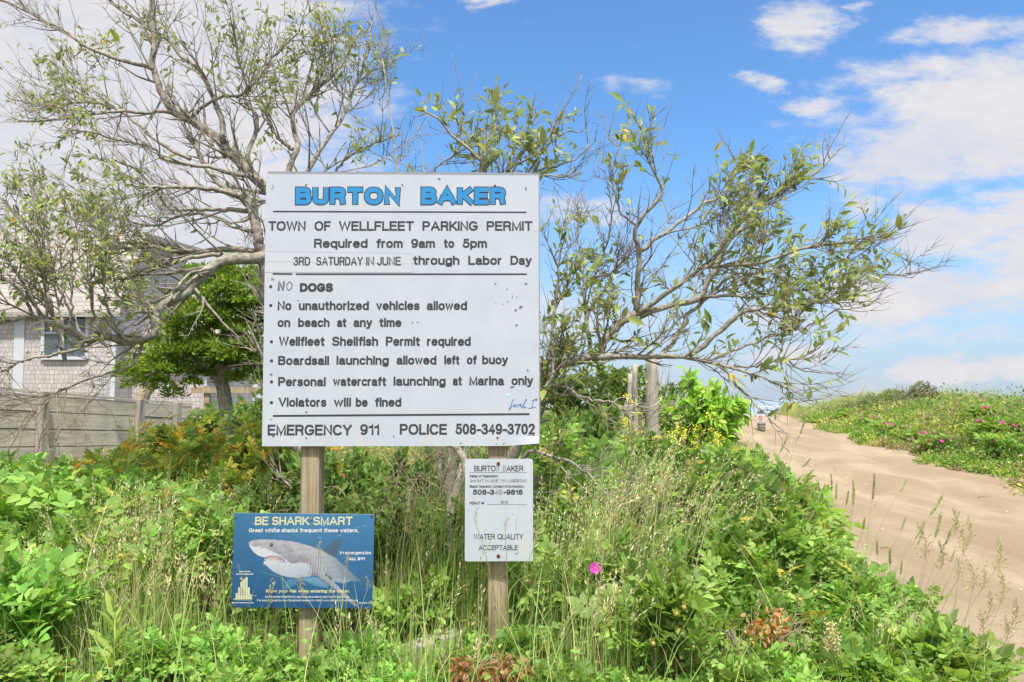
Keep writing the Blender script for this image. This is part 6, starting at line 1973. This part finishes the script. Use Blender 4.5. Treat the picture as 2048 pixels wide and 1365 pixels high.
CLUMPS = [
 (1660, 4.5, [(1640, 985, 0), (1663, 985, 0), (1672, 1000, .1), (1622, 1010, -.1), (1692, 1010, 0), (1660, 1020, .1)], 'upright grass clump with slim dark heads beside the dock spike', False),
 (1690, 4.1, [(1706, 1012, 0), (1745, 1000, 0), (1800, 985, .1), (1725, 1060, -.1)], 'grass clump with slim heads against the sand, right of the dock spike', False),
 (1720, 3.75, [(1860, 1030, 0), (1830, 1080, 0), (1802, 1060, .1)], 'grass stem with the longest thick arching head over the sand', False),
 (1760, 3.6, [(1800, 1150, 0), (1835, 1090, .1), (1755, 1110, 0), (1780, 1130, -.1)], 'grass clump with leaning heads below the longest arching head', False),
 (1800, 3.45, [(1870, 1075, 0), (1890, 1090, 0), (1900, 1125, .1)], 'grass clump with heads bent over and hanging down', False),
 (1790, 3.3, [(1905, 1075, .1), (1930, 1100, 0), (1880, 1140, 0), (1850, 1120, 0)], 'airy grass clump with loose feathery heads over the sand', True),
 (1840, 3.2, [(1925, 1115, 0), (1985, 1150, 0), (1960, 1185, .1), (1915, 1160, -.1)], 'airy grass clump with brown feathery heads drooping toward the right edge', True),
 (1880, 3.1, [(1945, 1185, 0), (1998, 1215, 0), (2010, 1270, 0), (1970, 1245, .1)], 'lowest airy grass clump with feathery heads, near the right edge', True),
 (1900, 2.95, [(2005, 1300, 0), (1960, 1300, 0), (2035, 1330, 0)], 'feathery grass clump at the bottom right corner by the sand', True),
 (1500, 6.0, [(1560, 905, 0), (1590, 885, .1), (1605, 935, 0)], 'pair of tall thin grass stems against the sand below the laurel bush', False),
 (1530, 5.2, [(1600, 870, 0), (1560, 960, 0)], 'single tallest grass stem crossing in front of the far sand', False),
 (700, 3.02, [(690, 1140, 0), (640, 1115, -.02), (735, 1180, 0), (610, 1195, -.03)], 'grass clump with tan heads crossing the front of the shark sign', True, .45),
 (1020, 3.02, [(1070, 1090, 0), (1010, 1060, -.02), (952, 1050, 0), (1100, 1110, 0)], 'grass clump with thin stems crossing the water quality notice', True, .35),
]
for px, Y, st, lb, ai, *hs in CLUMPS:
    tall_clump(px, Y, st, lb, ai, *(hs or [.9 if not ai else .8]))
for h in HEADS + AIRY: bpy.data.objects.remove(h)

def dock(px, Y, ptop, label, brown):
    x = P(px, 800, Y).x
    b0 = Vector((x, Y, gz(x, Y)))
    root = empty('dock_plant', b0, (0, 0, 0), label, 'weed', 'dock plants gone to seed')
    H = P(px, ptop, Y).z - b0.z
    b = MB()
    z = np.linspace(0, H, 10); ax = np.stack([.03 * np.sin(z * 4), .01 * z, z], -1)
    V, F = tubes(ax[None], np.linspace(.005, .0015, 10)[None], 5, False); b.add(V, F, (.40, .26, .13))
    b.build('stem', M['stem'], root, True)
    h = MB(); n = 900
    f = .38 + .62 * rng.random(n); whorl = np.round(f * 24) / 24; zz = (whorl + .006 * rng.normal(size=n)) * H
    a = rng.random(n) * 6.28; r = (.010 + .020 * np.sin(np.clip((1 - f) / .62, 0, 1) * math.pi * .8 + .25)) * np.sqrt(rng.random(n)) * 1.4
    p = np.stack([np.interp(zz, z, ax[:, 0]) + r * np.cos(a), r * np.sin(a), zz], -1)
    cols = [(.42, .40, .12), (.50, .44, .17), (.36, .24, .10)] if not brown else [(.50, .46, .22), (.56, .50, .27), (.42, .36, .16)]
    V, F, C = leaf_cards(p, rand_unit(n), rand_unit(n), .010, .008, LEAF4, palette(n, cols, [3, 2, 1.4]))
    h.add(V, F, C); h.build('seed_head', M['grass'], root, True)
    l = MB(); n = 9
    zz = H * (.05 + .4 * rng.random(n)); a = rng.random(n) * 6.28
    d = np.stack([np.cos(a), np.sin(a), .5 + 0 * a], -1)
    V, F, C = leaf_cards(np.stack([0 * zz, 0 * zz, zz], -1), norm(d), norm(np.array([0, 0, 1.0]) + .3 * rng.normal(size=(n, 3))), .17, .05, LEAF8, palette(n, ROSE, ROSE_W))
    l.add(V, F, C); l.build('leaf', M['rose_leaf'], root, True)
dock(1615, 4.7, 955, 'tall dock spike with yellow brown seeds standing at the sand edge', False)
dock(1588, 4.5, 1010, 'shorter dock spike just left of the tall one', False)
dock(1640, 3.0, 1248, 'pale small dock spike low down below the dead brown foliage', True)

def broad_weed():
    x = P(240, 800, 3.0).x
    root = empty('broad_leaf_weed', (x, 3.0, gz(x, 3.0)), (0, 0, 0), 'pale lime weed with long smooth leaves standing in the tan grass', 'weed')
    b = MB(); V, F = tubes(np.array([[(0, 0, 0), (.005, 0, .15), (0, 0, .32)]]), np.array([[.005, .004, .002]]), 6); b.add(V, F, (.34, .44, .10)); b.build('stem', M['stem'], root, True)
    l = MB(); n = 11
    zz = np.linspace(.03, .31, n); a = np.arange(n) * 2.4
    up = np.linspace(.35, 2.2, n)
    d = np.stack([np.cos(a), np.sin(a), up], -1)
    V, F, C = leaf_cards(np.stack([0 * zz, 0 * zz, zz], -1), norm(d), norm(np.array([0, -.3, 1.0]) + .2 * rng.normal(size=(n, 3))), np.linspace(.18, .12, n), np.linspace(.042, .03, n), LEAF8, np.tile([.36, .50, .10], (n, 1)))
    l.add(V, F, C); l.build('leaf', M['rose_leaf'], root, True)
broad_weed()

def mustard(px, Y, tips, label):
    x = P(px, 800, Y).x; b0 = Vector((x, Y, gz(x, Y)))
    root = empty('mustard_plant', b0, (0, 0, 0), label, 'wildflower', 'yellow wildflowers by the bright bush')
    s = MB(); f = MB()
    for tx, ty in tips:
        tip = np.array(P(tx, ty, Y) - b0) + np.array([0, rng.normal() * .1, 0])
        pts = resample([(0, 0, 0), tuple(tip * np.array([.4, .4, .6])), tuple(tip)], 8)
        V, F = tubes(pts[None], np.linspace(.003, .0014, 8)[None], 4, False); s.add(V, F, (.30, .36, .15))
        Q, RQ = grow(pts[None], np.full((1, 8), .002), 7, .5, .14, 35, .08, .06, (0, 0, .3), 5, .8, .0012, .001)
        V, F = tubes(Q, RQ, 3, False); s.add(V, F, (.30, .36, .15))
        for e in list(Q[:, -1]) + [tip]:
            n = 12
            p = e + .016 * rng.normal(size=(n, 3))
            V, F, C = leaf_cards(p, rand_unit(n), rand_unit(n), .016, .012, LEAF4, palette(n, [(.80, .68, .05), (.85, .76, .12)], [2, 1], .08)); f.add(V, F, C)
        n = 6; idx = np.zeros(n, int)
        p, _, T = interp_poly(pts[None], np.ones((1, 8)), idx, rng.random(n) * .7)
        V, F, C = leaf_cards(p, norm(perp(T, n) + .4 * T), rand_unit(n), .06, .014, LEAF6, palette(n, ROSE, ROSE_W)); s.add(V, F, C)
    s.build('stem', M['stem'], root, True); f.build('flower', M['petal'], root, True)
mustard(1335, 7.6, [(1338, 865), (1358, 858), (1382, 862)], 'leftmost yellow flowered plant in front of the bright bush')
mustard(1390, 7.8, [(1392, 858), (1412, 836), (1375, 880), (1388, 886)], 'tallest yellow flowered plant in front of the bright bush')
mustard(1440, 7.4, [(1432, 872), (1446, 880), (1440, 890), (1428, 858)], 'yellow flowered plant before the right half of the bright bush')
mustard(1280, 7.0, [(1240, 818), (1275, 824), (1262, 800), (1245, 840)], 'yellow flowered plant rising in front of the driftwood board')

def dead_clump(px, py, Y, r, label, twigs=10):
    c = P(px, py, Y); g = gz(c.x, Y)
    root = empty('dead_branch', (c.x, Y, g), (0, 0, 0), label, 'dead branch', 'dead brown foliage among the roses')
    h = c.z - g
    s = MB(); l = MB()
    n = twigs
    e = np.stack([r * 1.9 * rng.normal(size=n), r * .8 * rng.normal(size=n), h + r * .7 * rng.normal(size=n)], -1)
    t = np.linspace(0, 1, 7)[None, :, None]
    foot = np.stack([-.1 + .05 * rng.normal(size=n), .05 * rng.normal(size=n), 0 * e[:, 2]], -1)
    pts = foot[:, None] * (1 - t) + e[:, None] * t; pts[:, 1:, :] += .012 * rng.normal(size=pts[:, 1:].shape)
    RD = np.linspace(.0045, .0018, 7)[None] * np.ones((n, 1))
    Q, RQ = grow(pts, RD, n * 4, .5, .12, 45, .16, 0, (0, 0, 0), 5, .6, .0015, .001)
    for X, Y_ in ((pts, RD), (Q, RQ)):
        V, F = tubes(X, Y_, 4, False); s.add(V, F, (.33, .27, .21))
    s.build('twig', M['stem'], root, True)
    n = 210
    cl = np.array([0, 0, h]) + r * .75 * rng.normal(size=(3, 3)) * np.array([1.2, .4, .6])
    p = cl[rng.integers(0, 3, n)] + r * .42 * rng.normal(size=(n, 3))
    V, F, C = leaf_cards(p, norm(rand_unit(n) + np.array([0, 0, -.5])), rand_unit(n), .036, .017, LEAF8, palette(n, [(.46, .21, .09), (.55, .29, .13), (.36, .15, .07), (.60, .38, .2)], [3, 3, 2, 1]))
    l.add(V, F, C); l.build('dead_foliage', M['rose_leaf'], root, True)
dead_clump(1535, 1250, 2.98, .07, 'dead branch with rust brown leaves right of the hip bearing rose', 14)
dead_clump(1005, 1345, 2.78, .06, 'dead branch with rust brown leaves at the foot of the right post', 6)
dead_clump(935, 1345, 2.74, .045, 'dead brown leaves at the bottom edge left of the right post', 4)

def cane_tangle(px, py, Y, n, span, label, seed):
    g = np.random.default_rng(seed)
    c = P(px, py, Y); gr = gz(c.x, Y)
    root = empty('dead_cane', (c.x, Y, gr), (0, 0, 0), label, 'dead canes', 'tangles of bare canes')
    K = 12; t = np.linspace(0, 1, K)[None, :, None]
    h = c.z - gr
    a = np.stack([span * g.normal(size=n), .25 * g.normal(size=n), 0 * g.random(n)], -1)
    e = a + np.stack([span * 1.3 * g.normal(size=n), .3 * g.normal(size=n) - .15, h * g.uniform(.4, 1.0, n)], -1)
    ctl = (a + e) / 2; ctl[:, 2] = h * g.uniform(1.0, 1.7, n)
    pts = (1 - t) ** 2 * a[:, None] + 2 * t * (1 - t) * ctl[:, None] + t ** 2 * e[:, None]
    pts[:, 1:] += .012 * g.normal(size=pts[:, 1:].shape)
    RD = np.linspace(.0042, .0016, K)[None] * g.uniform(.6, 1.1, (n, 1))
    Q, RQ = grow(pts, RD, n * 4, .2, .22, 45, .14, -.02, (0, 0, 0), 6, .6, .0014, .001)
    b = MB(); put_wood(b, pts, RD, 5); put_wood(b, Q, RQ, 4)
    b.build('cane', M['dead_cane'], root, True)
cane_tangle(390, 1020, 4.7, 40, .34, 'tangle of bare brown canes left of the shark sign', 11)
cane_tangle(900, 920, 4.5, 26, .26, 'tangle of bare twigs in the shade below the big board', 12)
cane_tangle(1130, 960, 4.6, 24, .28, 'tangle of thin bare twigs right of the water quality notice', 13)
cane_tangle(740, 1000, 4.6, 18, .26, 'bare twigs between the two posts of the big board', 14)
cane_tangle(40, 790, 6.2, 22, .5, 'mass of bare twigs hanging in front of the left fence boards', 15)

def arching_cane(pts, label):
    q = np.array([P(*p) for p in pts]); g = np.array([q[0][0], q[0][1], gz(q[0][0], q[0][1])])
    root = empty('rose_cane', g, (0, 0, 0), label, 'cane', 'long arching green canes')
    w = resample(np.vstack([g, q]) - g, 26)
    b = MB(); V, F = tubes(w[None], np.linspace(.007, .0025, 26)[None], 6); b.add(V, F, (.26, .32, .09)); b.build('stem', M['stem'], root, True)
    l = MB(); compound_leaves(l, w[None], 8, .35, .11, 3, .045, .5, BRAM, BRAM_W, LEAF6); l.build('foliage', M['rose_leaf'], root, True)
arching_cane([(258, 915, 5.8), (290, 872, 5.8), (330, 840, 5.8), (390, 822, 5.9), (470, 815, 6.0)], 'green cane arching up across the end of the board fence')
arching_cane([(330, 1000, 4.4), (360, 972, 4.4), (410, 960, 4.5), (440, 955, 4.5)], 'green cane arching low over the brambles left of the big board')
arching_cane([(255, 900, 6.4), (262, 850, 6.4), (270, 822, 6.4)], 'young green shoot standing upright before the second fence post')

# wind-shaped bare shrub and dark bush on the crest
def crest_shrub():
    b0 = P(1795, 812, 24.0); b0.z = gz(b0.x, 24.0)
    root = empty('windswept_shrub', b0, (0, 0, 0), 'bare windswept grey shrub on the dune crest against the sky', 'shrub')
    off = np.array(b0); n = 16; K = 9
    tips = np.array([P(1795 + 60 * rng.random() + (-20 if rng.random() < .3 else 0), 765 + 34 * rng.random(), 24 + rng.normal() * .3) for _ in range(n)]) - off
    foot = np.stack([.35 * rng.normal(size=n), .2 * rng.normal(size=n), 0 * tips[:, 2]], -1)
    t = np.linspace(0, 1, K)[None, :, None]
    PT = foot[:, None] * (1 - t) + tips[:, None] * t; PT[:, 1:] += .05 * rng.normal(size=PT[:, 1:].shape)
    RD = np.linspace(.016, .006, K)[None] * np.ones((n, 1))
    Q, RQ = grow(PT, RD, 90, .3, .35, 40, .14, .05, (.3, 0, .2), 6, .6, .006, .0035)
    b = MB(); put_wood(b, PT, RD, 4); put_wood(b, Q, RQ, 3); b.build('branch', M['bark'], root, True)
    l = MB(); k = (Q[:, -1, 0] > .5) & (Q[:, -1, 2] > .5)
    V, F, C = twig_leaves(Q[k], np.full(k.sum(), .6), 5, .10, [(.14, .20, .06), (.18, .24, .08)], [1, 1], LEAF4, .45, .3, 0); l.add(V, F, C); l.build('foliage', M['rose_leaf'], root, True)
    for px, cols, lb in ((1832, [(.17, .10, .06), (.22, .13, .07), (.14, .15, .05)], 'dark reddish bush on the dune crest beside the bare shrub'), (1770, [(.17, .23, .06), (.23, .29, .07), (.30, .30, .12)], 'green bush on the dune crest left of the bare shrub'), (1728, [(.24, .24, .14), (.30, .28, .18), (.20, .24, .09)], 'grey green bush on the crest, farthest left beside the dune grass')):
        p = P(px, 812, 24.4); p.z = gz(p.x, 24.4)
        root = empty('crest_bush', p, (0, 0, 0), lb, 'bush')
        n = 2600; d = rand_unit(n); d[:, 2] = np.abs(d[:, 2]); rr = rng.random(n) ** .4
        q = d * rr[:, None] * np.array([.8, .7, .75 if px > 1800 else .6]) * (1 + .25 * np.sin(d[:, :1] * 5))
        V, F, C = leaf_cards(q, norm(d + .5 * rng.normal(size=d.shape)), rand_unit(n), .085, .045, LEAF4, palette(n, cols, [3, 2, 1]))
        l = MB(); l.add(V, F, C); l.build('foliage', M['rose_leaf'], root, True)
        s = MB(); e = d[:30] * np.array([.6, .5, .5]); V, F = tubes(np.stack([e * .05, e * .5, e], 1), np.full((30, 3), .008), 4); s.add(V, F); s.build('branch', M['bark'], root, True)
crest_shrub()

# sticks, shells and bits of weed on the sand
def litter():
    for px, py, Y, L, lb in ((2012, 1047, 8.0, .16, 'dark stick lying on the sand near the right edge'), (1960, 998, 10.3, .16, 'thin pale stick lying on the far side of the sand'), (1765, 1073, 7.2, .10, 'small dark stick on the middle of the sand')):
        x = P(px, 800, Y).x; y = Y
        root = bpy.data.objects.new('x', None)
        b = MB(); pts = resample([(-L / 2, 0, 0), (0, .012, .006), (L / 2, -.004, 0)], 8)
        V, F = tubes(pts[None], np.linspace(.007, .004, 8)[None], 6); b.add(V, F)
        o = b.build('stick', M['dead_cane'], None, True); o.location = (x, y, gz(x, y) + .034); o.rotation_euler = (0, 0, rng.uniform(-.4, .4))
        tag(o, lb, 'stick', 'sticks on the sand'); bpy.data.objects.remove(root)
    # crumbs too many to count
    b = MB(); n = 900
    y = 3.2 + 20 * rng.random(n) ** 1.3; x = x_edge(y) + (x_bank(y) - x_edge(y)) * rng.random(n)
    s = .006 * np.exp(.5 * rng.normal(size=n))
    base = np.array([(1, 0, 0), (0, 1, 0), (-1, 0, 0), (0, -1, 0), (0, 0, .8)])
    V = (base[None] * s[:, None, None] * rng.uniform(.6, 1.3, (n, 5, 1)) + np.stack([x, y, ground_z(x, y) + .030], -1)[:, None]).reshape(-1, 3)
    F = (np.arange(n)[:, None, None] * 5 + np.array([(0, 1, 4), (1, 2, 4), (2, 3, 4), (3, 0, 4)])[None]).reshape(-1, 3)
    C = np.repeat(palette(n, [(.55, .48, .38), (.24, .19, .14), (.70, .67, .60), (.35, .26, .18)], [3, 3, 1, 2]), 5, 0)
    b.add(V, F, C)
    tag(b.build('pebbles', M['stem'], None, False), kind='stuff')
litter()
